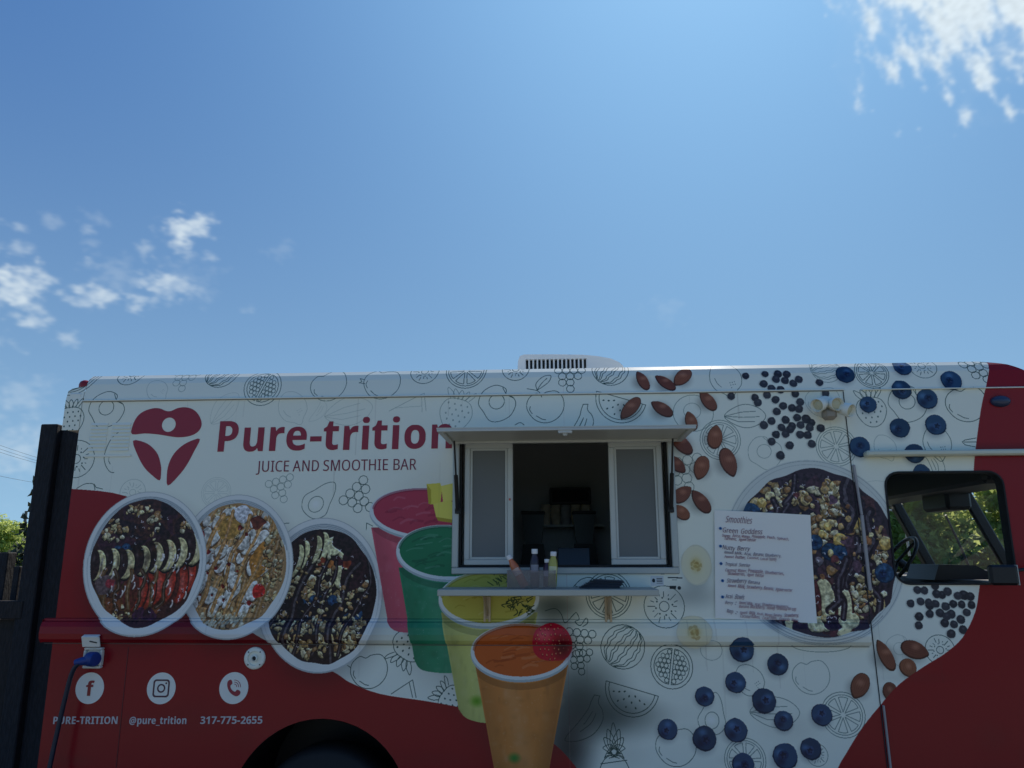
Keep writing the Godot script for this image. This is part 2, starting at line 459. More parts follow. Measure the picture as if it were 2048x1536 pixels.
	for i in 50:
		poly(spline(blob(c + Vector2(rng.randf_range(-0.85, 0.9), rng.randf_range(0.1, 0.95)) * R, rng.randf_range(0.03, 0.06), 0.3, 8), true, 2), [choco, plum, Color8(74, 44, 42), Color8(46, 32, 40)][i % 4])
	for i in 24:
		poly(spline(blob(c + Vector2(rng.randf_range(-0.9, 0.5), rng.randf_range(-0.85, -0.1)) * R, rng.randf_range(0.03, 0.055), 0.3, 9), true, 2), [Color8(92, 62, 38), Color8(76, 44, 42), Color8(118, 66, 42), Color8(84, 44, 52)][i % 4])
	for i in 7:
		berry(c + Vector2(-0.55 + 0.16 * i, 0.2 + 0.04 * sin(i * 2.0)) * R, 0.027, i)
	granola(c + Vector2(-0.66, 0.55) * R, Vector2(ix * 0.26, iy * 0.2), 30, 0.015)
	granola(c + Vector2(-0.2, 0.88) * R, Vector2(ix * 0.32, iy * 0.08), 18, 0.013)
	granola(c + Vector2(0.1, 0.58) * R, Vector2(ix * 0.12, iy * 0.28), 20, 0.016)
	granola(c + Vector2(0.72, 0.62) * R, Vector2(ix * 0.12, iy * 0.12), 10, 0.014)
	granola(c + Vector2(-0.3, -0.8) * R, Vector2(ix * 0.4, iy * 0.12), 26, 0.011)
	slice_row(c + Vector2(-0.12, -0.5) * R, c + Vector2(0.86, -0.24) * R, 6, 0.05, 0.1, -0.08, Color8(190, 58, 42), Color8(96, 44, 38), 0.75)
	slice_row(c + Vector2(-0.86, -0.06) * R, c + Vector2(0.92, 0.18) * R, 8, 0.047, 0.088, -0.1, Color8(224, 206, 150), Color8(54, 34, 36), 0.62)
	for i in 6:
		drizzle(c, Vector2(-0.78 + 0.26 * i, -0.12) * R, Vector2(-0.66 + 0.2 * i, -0.75) * R, 0.022, Color8(78, 50, 34) if i % 2 else Color8(112, 76, 44), 0.014)
	for i in 7:
		poly(spline(blob(c + Vector2(-0.06 + 0.05 * i, -0.86 + 0.03 * (i % 3)) * R, 0.024, 0.3, 8), true, 2), Color8(84, 46, 74).darkened(rng.randf() * 0.3))
	poly(spline(blob(c + Vector2(-0.72, -0.36) * R, 0.06, 0.2, 9), true, 2), Color8(106, 84, 84))
	poly(spline(blob(c + Vector2(-0.62, -0.34) * R, 0.024, 0.2, 9), true, 2), Color8(160, 56, 66))
	for i in 22:
		var p := c + Vector2(rng.randf_range(-0.85, 0.85), rng.randf_range(-0.75, 0.05)) * R
		stroke(spline(PackedVector2Array([p, p + Vector2(0.008, 0.016), p + Vector2(0.007, 0.034)])), 0.008, Color8(222, 210, 200, 235))
	for i in 30:
		soft(c + in_bowl(ix * 0.9, iy * 0.85), rng.randf_range(0.01, 0.04), rng.randf_range(0.015, 0.05), [Color(0.12, 0.07, 0.07, 0.6), Color(0.4, 0.24, 0.13, 0.35)][i % 2])
	gloss(c, 60, ix, iy, 0.005)
	crisp(c, rx * 0.84, ry * 0.84, 0.45)
	clip = PackedVector2Array()
	# the large bowl by the cab
	rng.seed = 44
	c = Vector2(1.315, 1.769)
	rx = 0.457
	ry = 0.469
	soft(c + Vector2(-0.02, -0.04), rx * 1.15, ry * 1.14, Color(0.2, 0.24, 0.28, 0.4))
	poly(ell(c, rx, ry, 0, 0, TAU, 72), Color8(212, 216, 208))
	stroke(ell(c, rx * 0.985, ry * 0.985, 0, 0, TAU, 72), 0.003, Color8(160, 168, 164), true)
	stroke(ell(c, rx * 0.94, ry * 0.945, 0, 0, TAU, 72), 0.003, Color8(184, 190, 184), true)
	for k in 3:
		stroke(ell(c, rx * (0.965 - 0.03 * k), ry * (0.97 - 0.03 * k), 0, PI * 1.1, PI * 1.75), 0.0035, Color8(134, 146, 150, 180))
	var fill := spline(blob(c + Vector2(0.01, -0.005), rx * 0.9, 0.03, 30, ry / rx), true, 3)
	poly(fill, Color8(62, 48, 58))
	clip_to(fill)
	ix = rx * 0.87
	iy = ry * 0.87
	for i in 60:
		poly(spline(blob(c + in_bowl(ix * 0.95, iy * 0.95), rng.randf_range(0.03, 0.07), 0.3, 9), true, 2), [Color8(56, 42, 54), Color8(76, 52, 62), Color8(48, 40, 52), Color8(84, 54, 58)][i % 4])
	for q in [[0.28, 0.66, 0.2, 0.24, 110], [0.1, 0.3, 0.14, 0.2, 50], [-0.52, 0.66, 0.22, 0.2, 60], [-0.15, 0.72, 0.2, 0.16, 30], [0.6, 0.3, 0.16, 0.14, 40], [0.72, -0.1, 0.2, 0.34, 70], [0.3, -0.62, 0.3, 0.22, 80], [0.6, -0.6, 0.22, 0.3, 50], [0.1, 0.0, 0.4, 0.5, 50], [0.85, 0.15, 0.08, 0.2, 20]]:
		granola(c + Vector2(q[0], q[1]) * Vector2(ix, iy), Vector2(q[2] * ix, q[3] * iy), int(q[4] * 0.7), 0.024)
	for q in [[0.34, 0.12, 0.034], [0.2, 0.3, 0.02], [0.9, 0.08, 0.03], [0.55, 0.35, 0.03], [-0.62, 0.6, 0.025], [0.12, 0.2, 0.02]]:
		poly(spline(blob(c + Vector2(q[0], q[1]) * Vector2(ix, iy), q[2], 0.18, 9), true, 3), Color8(206, 168, 92))
		poly(spline(blob(c + Vector2(q[0], q[1] + 0.02) * Vector2(ix, iy), q[2] * 0.6, 0.2, 9), true, 3), Color8(226, 198, 130))
	slice_row(c + Vector2(0.06, -0.66) * Vector2(ix, iy), c + Vector2(0.22, -0.7) * Vector2(ix, iy), 2, 0.06, 0.13, -0.15, Color8(224, 212, 164), Color8(92, 46, 50), 1.0)
	for i in 5:
		poly(ell(c + Vector2(-0.45 + 0.2 * i, -0.93 + 0.02 * i) * Vector2(ix, iy), 0.055, 0.035, 0.3), Color8(216, 204, 158) if i % 2 == 0 else Color8(56, 38, 52))
	for q in [[-0.78, 0.47, 0.055], [-0.52, 0.38, 0.045], [-0.3, 0.33, 0.04], [0.02, 0.1, 0.04], [0.2, -0.02, 0.045], [0.32, -0.03, 0.04], [0.86, -0.28, 0.05], [-0.55, -0.8, 0.05]]:
		berry(c + Vector2(q[0], q[1]) * Vector2(ix, iy), q[2], int(q[2] * 1000))
	for i in 12:
		var p := c + in_bowl(ix * 0.9, iy * 0.9)
		drizzle(p, Vector2(0.02, 0.12), Vector2(rng.randf_range(-0.08, 0.04), -0.14), rng.randf_range(0.03, 0.06), Color8(50, 36, 46), 0.03)
	for i in 20:
		var p := c + in_bowl(ix * 0.85, iy * 0.85)
		poly(spline(blob(p, rng.randf_range(0.012, 0.03), 0.3, 8), true, 2), [Color8(110, 58, 60), Color8(96, 70, 84), Color8(150, 100, 66), Color8(120, 108, 116)][i % 4])
	for i in 40:
		flake(c + in_bowl(ix * 0.88, iy * 0.88), rng.randf_range(0.008, 0.02), cream[i % 5])
	gloss(c, 80, ix, iy, 0.006)
	crisp(c + Vector2(0.01, -0.005), rx * 0.86, ry * 0.86, 0.5)
	clip = PackedVector2Array()

func cup(c: Vector2, rx: float, ry: float, tilt: float, body: PackedVector2Array, side: Color, drink: Color, dark: Color, sd: int) -> void:
	rng.seed = sd
	soft(c + Vector2(0.06, -0.3), rx * 1.4, rx * 2.2, Color(0.05, 0.07, 0.08, 0.25))
	var base_n := body.size()
	var left_top := body[0]
	var left_low := body[1]
	var right_top := body[base_n - 1]
	var right_low := body[base_n - 2]
	var round_low := spline(body.slice(1, base_n - 1), false, 5)
	body = PackedVector2Array([left_top]) + round_low + PackedVector2Array([right_top])
	poly(body, side)
	clip_to(body)
	var lo := 1e9
	for p in body:
		lo = minf(lo, p.y)
	for i in 90:
		var p := Vector2(c.x + rng.randf_range(-0.8, 0.8) * rx, rng.randf_range(lo, c.y))
		if Geometry2D.is_point_in_polygon(p, body):
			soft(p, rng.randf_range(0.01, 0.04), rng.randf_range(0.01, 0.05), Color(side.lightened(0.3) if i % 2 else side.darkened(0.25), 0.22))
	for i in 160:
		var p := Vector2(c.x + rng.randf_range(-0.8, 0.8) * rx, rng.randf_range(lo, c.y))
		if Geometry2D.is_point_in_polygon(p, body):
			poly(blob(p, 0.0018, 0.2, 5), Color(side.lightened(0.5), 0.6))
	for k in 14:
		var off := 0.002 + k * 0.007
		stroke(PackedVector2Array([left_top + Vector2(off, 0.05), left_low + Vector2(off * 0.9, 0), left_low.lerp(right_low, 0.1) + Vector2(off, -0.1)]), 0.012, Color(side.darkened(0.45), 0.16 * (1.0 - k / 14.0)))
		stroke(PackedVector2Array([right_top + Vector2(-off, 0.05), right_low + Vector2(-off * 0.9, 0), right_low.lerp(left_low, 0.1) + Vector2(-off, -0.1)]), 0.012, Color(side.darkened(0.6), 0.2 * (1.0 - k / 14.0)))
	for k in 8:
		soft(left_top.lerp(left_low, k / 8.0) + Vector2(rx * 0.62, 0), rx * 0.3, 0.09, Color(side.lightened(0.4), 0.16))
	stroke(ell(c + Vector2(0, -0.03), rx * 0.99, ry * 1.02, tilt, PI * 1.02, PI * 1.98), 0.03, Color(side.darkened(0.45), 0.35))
	clip = PackedVector2Array()
	poly(ell(c + Vector2(0, -0.012), rx, ry, tilt, 0, TAU, 48), Color8(172, 184, 186))
	poly(ell(c, rx, ry, tilt, 0, TAU, 48), Color8(216, 222, 222))
	poly(ell(c + Vector2(0, 0.002), rx * 0.93, ry * 0.9, tilt, 0, TAU, 48), drink)
	for i in 26:
		var t := rng.randf() * TAU
		var k := sqrt(rng.randf()) * 0.72
		var p := c + Vector2(cos(t) * rx * k, sin(t) * ry * k).rotated(tilt)
		stroke(spline(PackedVector2Array([p + Vector2(-0.05, -0.01) * rng.randf_range(0.4, 1), p + Vector2(0, rng.randf_range(-0.006, 0.012)), p + Vector2(0.05, 0.006) * rng.randf_range(0.4, 1)])), rng.randf_range(0.004, 0.014), Color(dark if i % 3 else drink.lightened(0.3), 0.4))
	stroke(ell(c + Vector2(0, 0.004), rx * 0.93, ry * 0.9, tilt, PI * 0.02, PI * 0.98), 0.016, Color(dark, 0.55))

func paint_wrap() -> void:
	var w := int((RIGHT - LEFT) * S)
	var h := int((TOP - BOTTOM) * S)
	art = Image.create(w, h, false, Image.FORMAT_RGBA8)
	var white := Color8(234, 236, 221)
	art.fill(white)
	# --- fruit line drawings under everything
	rng.seed = 5
	line(V([-2797, 2674, -2754, 2691, -2711, 2702]), 1.0)
	for k in 4:
		line(ell(Vector2(-2.799, 2.804), 0.1 + 0.018 * k, 0.1 + 0.018 * k, 0, PI * 1.05, PI * 1.95), 1.0)
	draw_peach(Vector2(-2.553, 2.565), 0.105, 1.0)
	draw_strawberry(Vector2(-2.758, 2.510), 0.087, 1.0, 0.1)
	draw_kiwi(Vector2(-2.696, 2.282), 0.106, 1.0)
	line(spline(V([-2459, 2438, -2506, 2393, -2534, 2308, -2524, 2252, -2493, 2210, -2467, 2204])), 1.0)
	line(V([-2506, 2297, -2506, 2269, -2495, 2252]), 1.0)
	line(spline(V([-2672, 2117, -2626, 2142, -2580, 2141, -2565, 2108])), 1.0); line(V([-2574, 2141, -2561, 2122, -2522, 2113]), 1.0)
	draw_kiwi(Vector2(-2.466, 2.786), 0.077, 0.9)
	draw_grapes(Vector2(-2.134, 2.734), 0.088, 0.35, 0.0)
	draw_melon(Vector2(-1.921, 2.780), 0.097, 0.9)
	draw_pomegranate_half(Vector2(-1.661, 2.682), 0.107, 0.85, 0.35)
	draw_lemon(Vector2(-2.274, 2.672), 0.070, 0.2, 0.8)
	draw_apple(Vector2(-1.283, 2.697), 0.103, 0.75, 0.3, false)
	draw_apple(Vector2(-0.976, 2.703), 0.103, 0.8, -0.2, false)
	line(V([-1076, 2716, -1105, 2725, -1093, 2705, -1109, 2699, -1075, 2693]), 0.8)
	draw_kiwi(Vector2(-0.743, 2.768), 0.080, 0.85)
	draw_orange(Vector2(-0.506, 2.770), 0.114, 1.0, PI / 2)
	draw_papaya(Vector2(-1.148, 2.534), 0.107, 0.18, 0.2); draw_lemon(Vector2(-1.475, 2.559), 0.097, 0.18, 0.5)
	draw_papaya(Vector2(-1.863, 2.564), 0.086, 0.13, 0.9); draw_banana(Vector2(-1.318, 2.543), 0.068, 0.1)
	line(V([-928, 2531, -734, 2631, -721, 2529]), 0.3); line(V([-748, 2619, -743, 2523]), 0.25); line(V([-895, 2548, -749, 2557]), 0.2)
	draw_strawberry(Vector2(-0.554, 2.518), 0.100, 0.42, -0.25)
	draw_peach(Vector2(-0.327, 2.568), 0.103, 1.0)
	draw_apple(Vector2(-0.060, 2.556), 0.102, 1.0)
	draw_kiwi(Vector2(-0.227, 2.774), 0.076, 1.0)
	draw_grapes(Vector2(0.075, 2.700), 0.095, 1.0)
	draw_melon(Vector2(0.302, 2.759), 0.101, 1.0)
	draw_banana(Vector2(0.135, 2.439), 0.115, 1.0)
	line(spline(V([-228, 2444, -200, 2457, -178, 2443])), 1.0)
	draw_slice(Vector2(0.353, 2.586), 0.138, 1.0, -0.3)
	draw_grapes(Vector2(-1.511, 2.100), 0.088, 0.42, 0.3)
	draw_avocado(Vector2(-1.294, 2.044), 0.098, 0.75, -0.7)
	draw_grapes(Vector2(-1.065, 2.048), 0.109, 0.9, 0.8)
	draw_orange(Vector2(-1.874, 2.089), 0.083, 0.12); draw_kiwi(Vector2(-2.348, 2.093), 0.073, 0.22)
	line(V([-1031, 1883, -1030, 1920, -997, 1904]), 0.9); line(V([-1504, 1917, -1455, 1922]), 0.9)
	draw_orange(Vector2(0.873, 2.349), 0.107, 0.55, 0.4)
	draw_orange(Vector2(0.734, 2.528), 0.109, 0.0)
	line(ell(Vector2(0.738, 2.497), 0.108, 0.100), 0.5, true); line(ell(Vector2(0.733, 2.509), 0.046, 0.043), 0.4, true)
	draw_lemon(Vector2(0.926, 2.692), 0.104, 0.65, 0.2)
	draw_papaya(Vector2(1.019, 2.477), 0.086, 0.7)
	draw_peach(Vector2(1.104, 2.279), 0.090, 0.35, 0.4)
	draw_melon(Vector2(1.472, 2.738), 0.082, 0.45, 0.2)
	draw_orange(Vector2(1.477, 2.307), 0.105, 0.5, 0.2)
	draw_grapes(Vector2(0.678, 2.168), 0.116, 0.55, 0.2)
	draw_apple(Vector2(1.429, 2.559), 0.091, 0.25, 0, false)
	draw_orange(Vector2(1.710, 2.709), 0.089, 0.8, PI / 2)
	draw_strawberry(Vector2(1.678, 2.501), 0.088, 0.75, 0.1)
	draw_peach(Vector2(1.871, 2.536), 0.101, 0.75)
	draw_kiwi(Vector2(1.987, 2.749), 0.075, 0.7)
	draw_apple(Vector2(2.174, 2.537), 0.106, 1.0, 0.0, false)
	draw_grapes(Vector2(2.285, 2.716), 0.096, 1.0, 0.3)
	draw_lemon(Vector2(1.998, 2.322), 0.088, 0.7, 0.1)
	draw_lemon(Vector2(1.729, 2.299), 0.068, 0.25, 0.4)
	line(V([2200, 2344, 2142, 2334, 2126, 2324, 2139, 2308, 2193, 2296]), 1.0); line(V([2136, 2323, 2197, 2323]), 1.0)
	draw_banana(Vector2(1.974, 2.204), 0.088, 0.5, 0.8)
	line(ell(Vector2(1.663, 1.922), 0.177, 0.203), 0.12, true)
	# lower field
	draw_orange(Vector2(0.254, 1.547), 0.117, 0.95, 0.3)
	draw_kiwi(Vector2(0.536, 1.490), 0.103, 0.95)
	draw_melon(Vector2(0.317, 1.293), 0.111, 1.0)
	draw_pomegranate_half(Vector2(0.560, 1.198), 0.105, 1.0, 0.15)
	draw_slice(Vector2(0.358, 1.092), 0.134, 1.0, -0.27)
	draw_pineapple(Vector2(0.258, 0.777), 0.123, 1.0)
	draw_banana(Vector2(0.138, 0.942), 0.121, 0.9, -0.15)
	draw_grapes(Vector2(0.097, 1.312), 0.085, 1.0, -0.1)
	draw_grapes(Vector2(0.100, 1.215), 0.074, 1.0, 0.1)
	line(spline(V([-75, 1467, -24, 1479, 7, 1452, 27, 1410, 74, 1452, 87, 1457, 99, 1427, 78, 1415, 104, 1398, 135, 1432, 142, 1410, 116, 1393])), 1.0)
	draw_strawberry(Vector2(-0.777, 1.296), 0.096, 1.0, 2.6)
	draw_apple(Vector2(-0.987, 1.178), 0.096, 1.0, 0.0, false); line(V([-1101, 1194, -1082, 1182]), 1.0)
	line(V([-868, 1057, -759, 1126, -739, 1041]), 1.0); line(V([-777, 1116, -757, 1041]), 1.0)
	draw_strawberry(Vector2(-0.551, 1.026), 0.084, 1.0, 0.9)
	draw_lemon(Vector2(0.945, 1.132), 0.082, 0.55, 0.6)
	draw_avocado(Vector2(0.751, 0.971), 0.086, 0.6, -0.2)
	draw_papaya(Vector2(1.062, 0.986), 0.095, 0.55)
	draw_apple(Vector2(0.564, 0.831), 0.099, 0.75, 0.0, false)
	draw_orange(Vector2(0.896, 0.767), 0.100, 0.6, 0.0)
	draw_apple(Vector2(1.247, 1.162), 0.091, 0.5, 0.0, false)
	draw_orange(Vector2(1.385, 0.977), 0.106, 0.65, 0.3)
	draw_kiwi(Vector2(1.244, 0.793), 0.051, 0.5)
	line(ell(Vector2(1.309, 1.305), 0.146, 0.034, 0, PI, TAU), 0.5)
	line(ell(Vector2(0.762, 1.278), 0.054, 0.049), 0.35, true)
	draw_kiwi(Vector2(1.886, 1.283), 0.072, 0.8)
	draw_peach(Vector2(1.692, 1.283), 0.072, 0.2)
	line(spline(V([82, 1592, 120, 1577, 159, 1574, 196, 1582])), 1.0); line(spline(V([69, 1582, 109, 1622, 156, 1635, 186, 1622])), 1.0)
	# --- the soft dark stain printed beside the orange cup
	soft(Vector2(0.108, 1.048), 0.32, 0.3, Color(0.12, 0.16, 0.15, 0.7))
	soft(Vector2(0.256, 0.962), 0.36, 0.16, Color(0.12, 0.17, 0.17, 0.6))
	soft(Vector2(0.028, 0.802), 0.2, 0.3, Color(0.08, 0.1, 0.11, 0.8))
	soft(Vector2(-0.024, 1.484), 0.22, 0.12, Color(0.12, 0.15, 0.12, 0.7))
	# --- red fields with their curved edges
	var red := Color8(140, 24, 32)
	poly(spline(V([-3058, 2123, -2701, 2115, -2389, 2074, -2148, 1942, -1863, 1572, -1574, 1343, -1191, 1171, -1084, 1111, -925, 1057, -692, 1025, -512, 996, -347, 962, -158, 905, -33, 825, 40, 756, 100, 666, 225, 357]), false, 4) + V([212, -67, -2723, -138]), red)
	poly(spline(V([2349, 2820, 2330, 2723, 2260, 2547, 2201, 2333, 2161, 2150, 2135, 1894, 2138, 1694, 2112, 1572, 2078, 1463, 2002, 1343, 1908, 1267, 1805, 1208, 1675, 1125, 1581, 1036, 1473, 921, 1386, 806, 1327, 716, 1232, 505]), false, 4) + V([1183, -44, 3301, 7, 3907, 2791]), red)
	# --- the printed food
	food_bowls()
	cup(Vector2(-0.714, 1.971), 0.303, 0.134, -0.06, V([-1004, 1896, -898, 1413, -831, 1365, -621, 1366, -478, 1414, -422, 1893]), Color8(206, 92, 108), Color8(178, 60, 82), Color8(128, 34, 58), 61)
	poly(V([-709, 2126, -635, 2131, -624, 2099, -633, 2013, -696, 2019]), Color8(218, 206, 84)); poly(V([-709, 2126, -684, 2094, -682, 2019, -696, 2019]), Color8(180, 164, 52))
	poly(V([-630, 2115, -559, 2131, -542, 2039, -617, 2029]), Color8(226, 216, 104)); poly(V([-671, 2019, -579, 2040, -541, 2007, -546, 1933, -654, 1950]), Color8(222, 212, 96)); poly(V([-654, 1950, -546, 1933, -564, 1918, -642, 1929]), Color8(170, 152, 50))
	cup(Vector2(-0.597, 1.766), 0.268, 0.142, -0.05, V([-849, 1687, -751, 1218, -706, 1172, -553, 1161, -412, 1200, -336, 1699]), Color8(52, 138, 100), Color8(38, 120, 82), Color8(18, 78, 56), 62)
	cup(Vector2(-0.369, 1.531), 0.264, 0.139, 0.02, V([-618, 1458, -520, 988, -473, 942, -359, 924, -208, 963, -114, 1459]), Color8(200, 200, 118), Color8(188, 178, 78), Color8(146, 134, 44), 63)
	rng.seed = 64
	for i in 34:
		var p := Vector2(-0.218, 1.491) + Vector2(rng.randf_range(-0.07, 0.07), rng.randf_range(-0.05, 0.05))
		stroke(spline(PackedVector2Array([p, p + Vector2(rng.randf_range(-0.02, 0.02), 0.012), p + Vector2(rng.randf_range(-0.03, 0.03), 0.02)])), 0.005, Color8(52, 66, 30))
	for i in 16:
		var p := Vector2(-0.309, 1.622) + Vector2(rng.randf_range(-0.05, 0.05), rng.randf_range(-0.03, 0.03))
		stroke(PackedVector2Array([p, p + Vector2(rng.randf_range(-0.03, 0.03), 0.018)]), 0.005, Color8(62, 78, 34))
	soft(Vector2(-0.428, 1.025), 0.05, 0.04, Color8(90, 150, 30, 220))
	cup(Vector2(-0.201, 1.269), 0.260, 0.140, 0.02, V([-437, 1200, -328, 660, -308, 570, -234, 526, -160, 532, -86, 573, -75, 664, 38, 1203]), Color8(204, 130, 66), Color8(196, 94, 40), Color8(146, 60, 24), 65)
	soft(Vector2(-0.236, 0.760), 0.045, 0.035, Color8(40, 130, 50, 220))
	# strawberry on the orange cup
	rng.seed = 66
	soft(Vector2(-0.026, 1.336), 0.16, 0.14, Color(0.1, 0.02, 0.03, 0.5))
	poly(spline(V([-142, 1311, -128, 1368, -89, 1397, -38, 1410, 21, 1388, 56, 1336, 58, 1275, 24, 1232, -40, 1222, -99, 1231, -134, 1262]), true), Color8(188, 26, 48))
	soft(Vector2(0.012, 1.287), 0.08, 0.09, Color(0.25, 0.0, 0.05, 0.8)); soft(Vector2(-0.082, 1.348), 0.07, 0.06, Color(1, 0.6, 0.6, 0.5))
	for i in 9:
		for j in 8:
			var p := Vector2(-0.041, 1.314) + Vector2(-0.088 + 0.024 * i + 0.012 * (j % 2), -0.085 + 0.025 * j) + Vector2(rng.randf_range(-0.006, 0.006), rng.randf_range(-0.006, 0.006))
			if p.distance_to(Vector2(-0.041, 1.314)) < 0.09:
				poly(blob(p + Vector2(-0.001, -0.002), 0.0055, 0.2, 6, 1.5), Color8(110, 8, 26, 150))
				poly(blob(p, 0.0032, 0.2, 6, 1.5), Color8(232, 160, 110, 220 if i < 6 else 90))
	# --- almonds
	rng.seed = 7
	var k := 0
	for q in [[Vector2(0.449, 2.742), Vector2(0.501, 2.629), 22], [Vector2(0.546, 2.712), Vector2(0.650, 2.629), 22], [Vector2(0.646, 2.654), Vector2(0.740, 2.748), 28], [Vector2(0.347, 2.470), Vector2(0.454, 2.585), 26], [Vector2(0.515, 2.561), Vector2(0.627, 2.485), 25], [Vector2(0.709, 2.506), Vector2(0.738, 2.399), 24], [Vector2(0.782, 2.616), Vector2(0.858, 2.510), 25], [Vector2(0.609, 2.390), Vector2(0.718, 2.275), 28], [Vector2(0.859, 2.430), Vector2(0.833, 2.300), 30], [Vector2(0.931, 2.150), Vector2(0.886, 2.305), 32], [Vector2(0.678, 2.176), Vector2(0.598, 2.257), 25], [Vector2(0.742, 2.136), Vector2(0.786, 2.263), 30], [Vector2(0.705, 2.097), Vector2(0.607, 2.024), 28], [Vector2(0.710, 2.081), Vector2(0.794, 1.963), 27], [Vector2(0.604, 2.000), Vector2(0.686, 1.935), 25], [Vector2(1.586, 1.330), Vector2(1.650, 1.183), 25], [Vector2(1.830, 1.260), Vector2(1.697, 1.304), 32], [Vector2(1.736, 1.153), Vector2(1.707, 1.240), 31], [Vector2(1.443, 1.054), Vector2(1.513, 1.168), 32], [Vector2(1.604, 1.048), Vector2(1.634, 1.129), 25]]:
		almond(q[0], q[1], q[2] * 0.0027, k)
		k += 1
	# --- banana rounds
	soft(Vector2(0.684, 1.547), 0.2, 0.1, Color(0.3, 0.33, 0.33, 0.3))
	banana_round(Vector2(0.710, 1.697), 0.079, 0.102); banana_round(Vector2(0.676, 1.365), 0.091, 0.082)
	# --- dark chips
	for q in [[1037, 2704, 22], [1142, 2713, 22], [1211, 2712, 25], [1257, 2709, 25], [1318, 2677, 24], [1284, 2655, 24], [1243, 2673, 24], [1196, 2682, 25], [1127, 2655, 25], [1165, 2629, 24], [1212, 2620, 24], [1425, 2658, 23], [1287, 2594, 23], [1448, 2595, 23], [1073, 2578, 23], [1085, 2550, 24], [1138, 2591, 24], [1181, 2565, 24], [946, 2588, 24], [1218, 2529, 24], [1182, 2500, 24], [1265, 2518, 24], [1310, 2550, 24], [1301, 2512, 24], [1151, 2448, 24], [1108, 2427, 25], [1225, 2453, 24], [1287, 2465, 24], [1334, 2457, 27], [1358, 2437, 24], [1201, 2412, 24], [1257, 2420, 24], [1302, 2425, 24], [1348, 2410, 24], [1405, 2407, 25], [1169, 2375, 24], [1219, 2377, 24], [1245, 2401, 24], [1295, 2373, 24], [1334, 2370, 24], [1143, 2337, 24], [1235, 2315, 25], [1351, 2322, 24], [1184, 2262, 26]]:
		chip(Vector2(q[0], q[1]) * 0.001, q[2] * 0.001)
	for q in [[1769, 1506, 22], [1819, 1516, 22], [1861, 1496, 24], [1803, 1443, 24], [1796, 1400, 22], [1856, 1455, 23], [1908, 1460, 24], [1891, 1504, 22], [1939, 1492, 24], [1977, 1504, 22], [2018, 1501, 22], [2066, 1499, 22], [1961, 1455, 24], [2037, 1463, 22], [2004, 1429, 24], [1924, 1412, 24], [1969, 1405, 22], [1937, 1443, 22], [2009, 1379, 24], [1949, 1360, 24], [1809, 1572, 22], [1843, 1569, 22], [1928, 1547, 22], [1957, 1564, 24], [2033, 1547, 27], [2064, 1540, 24], [1858, 1511, 22], [1902, 1552, 24], [2004, 1543, 22], [1899, 1591, 22]]:
		chip(Vector2(q[0], q[1]) * 0.001, q[2] * 0.001)
	# --- blueberries
	k = 0
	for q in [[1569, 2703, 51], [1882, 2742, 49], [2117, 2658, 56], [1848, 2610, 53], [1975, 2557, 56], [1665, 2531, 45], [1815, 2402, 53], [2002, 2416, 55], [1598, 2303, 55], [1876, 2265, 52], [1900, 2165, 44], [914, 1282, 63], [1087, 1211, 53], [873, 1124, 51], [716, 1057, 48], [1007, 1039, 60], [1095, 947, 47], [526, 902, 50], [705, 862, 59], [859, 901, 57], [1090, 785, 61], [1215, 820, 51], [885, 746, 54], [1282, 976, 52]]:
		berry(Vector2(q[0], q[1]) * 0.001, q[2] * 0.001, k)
		k += 1
	# --- the second red edge runs over the almonds at the front
	poly(spline(V([2112, 1572, 2078, 1463, 2002, 1343, 1908, 1267, 1805, 1208, 1675, 1125, 1581, 1036, 1473, 921, 1386, 806, 1327, 716]), false, 4) + V([1183, -44, 3301, 7, 3642, 1572]), red)
	# --- small labels beside the shelf
	poly(V([473, 1642, 540, 1642, 538, 1592, 471, 1592]), Color8(206, 212, 214))
	poly(ell(Vector2(0.488, 1.619), 0.008, 0.01), Color8(40, 52, 58)); 
	for i in 4:
		stroke(PackedVector2Array([Vector2(0.504, 1.629) + Vector2(0, -0.008 * i), Vector2(0.532, 1.629) + Vector2(0, -0.008 * i)]), 0.003, Color8(70, 80, 86))
	stroke(V([507, 1654, 543, 1652]), 0.004, Color8(70, 84, 90)); stroke(V([563, 1634, 634, 1632]), 0.006, Color8(48, 60, 68)); stroke(V([583, 1622, 608, 1622]), 0.003, Color8(60, 70, 76))
	poly(V([569, 1592, 602, 1592, 601, 1577, 568, 1577]), Color8(40, 46, 52)); poly(ell(Vector2(0.617, 1.582), 0.009, 0.009), Color8(46, 54, 60))
	# --- road dust and rain marks
	rng.seed = 77
	for i in 90:
		soft(Vector2(rng.randf_range(-2.75, 2.9), 0.42 + pow(rng.randf(), 2.0) * 0.9), rng.randf_range(0.08, 0.35), rng.randf_range(0.03, 0.14), Color(0.3, 0.27, 0.23, rng.randf_range(0.03, 0.09)))
	for i in 46:
		var x := rng.randf_range(-2.7, 2.3)
		var y: float = [2.6, 1.30, 2.24, 1.42][i % 4]
		stroke(PackedVector2Array([Vector2(x, y), Vector2(x + rng.randf_range(-0.004, 0.004), y - rng.randf_range(0.05, 0.34))]), rng.randf_range(0.003, 0.009), Color(0.33, 0.3, 0.26, rng.randf_range(0.04, 0.11)))
	art.convert(Image.FORMAT_RGB8)

# ---------------------------------------------------------------- mesh helpers
var groups := 0

func begin() -> SurfaceTool:
	var st := SurfaceTool.new()
	st.begin(Mesh.PRIMITIVE_TRIANGLES)
	st.set_smooth_group(-1)
	return st

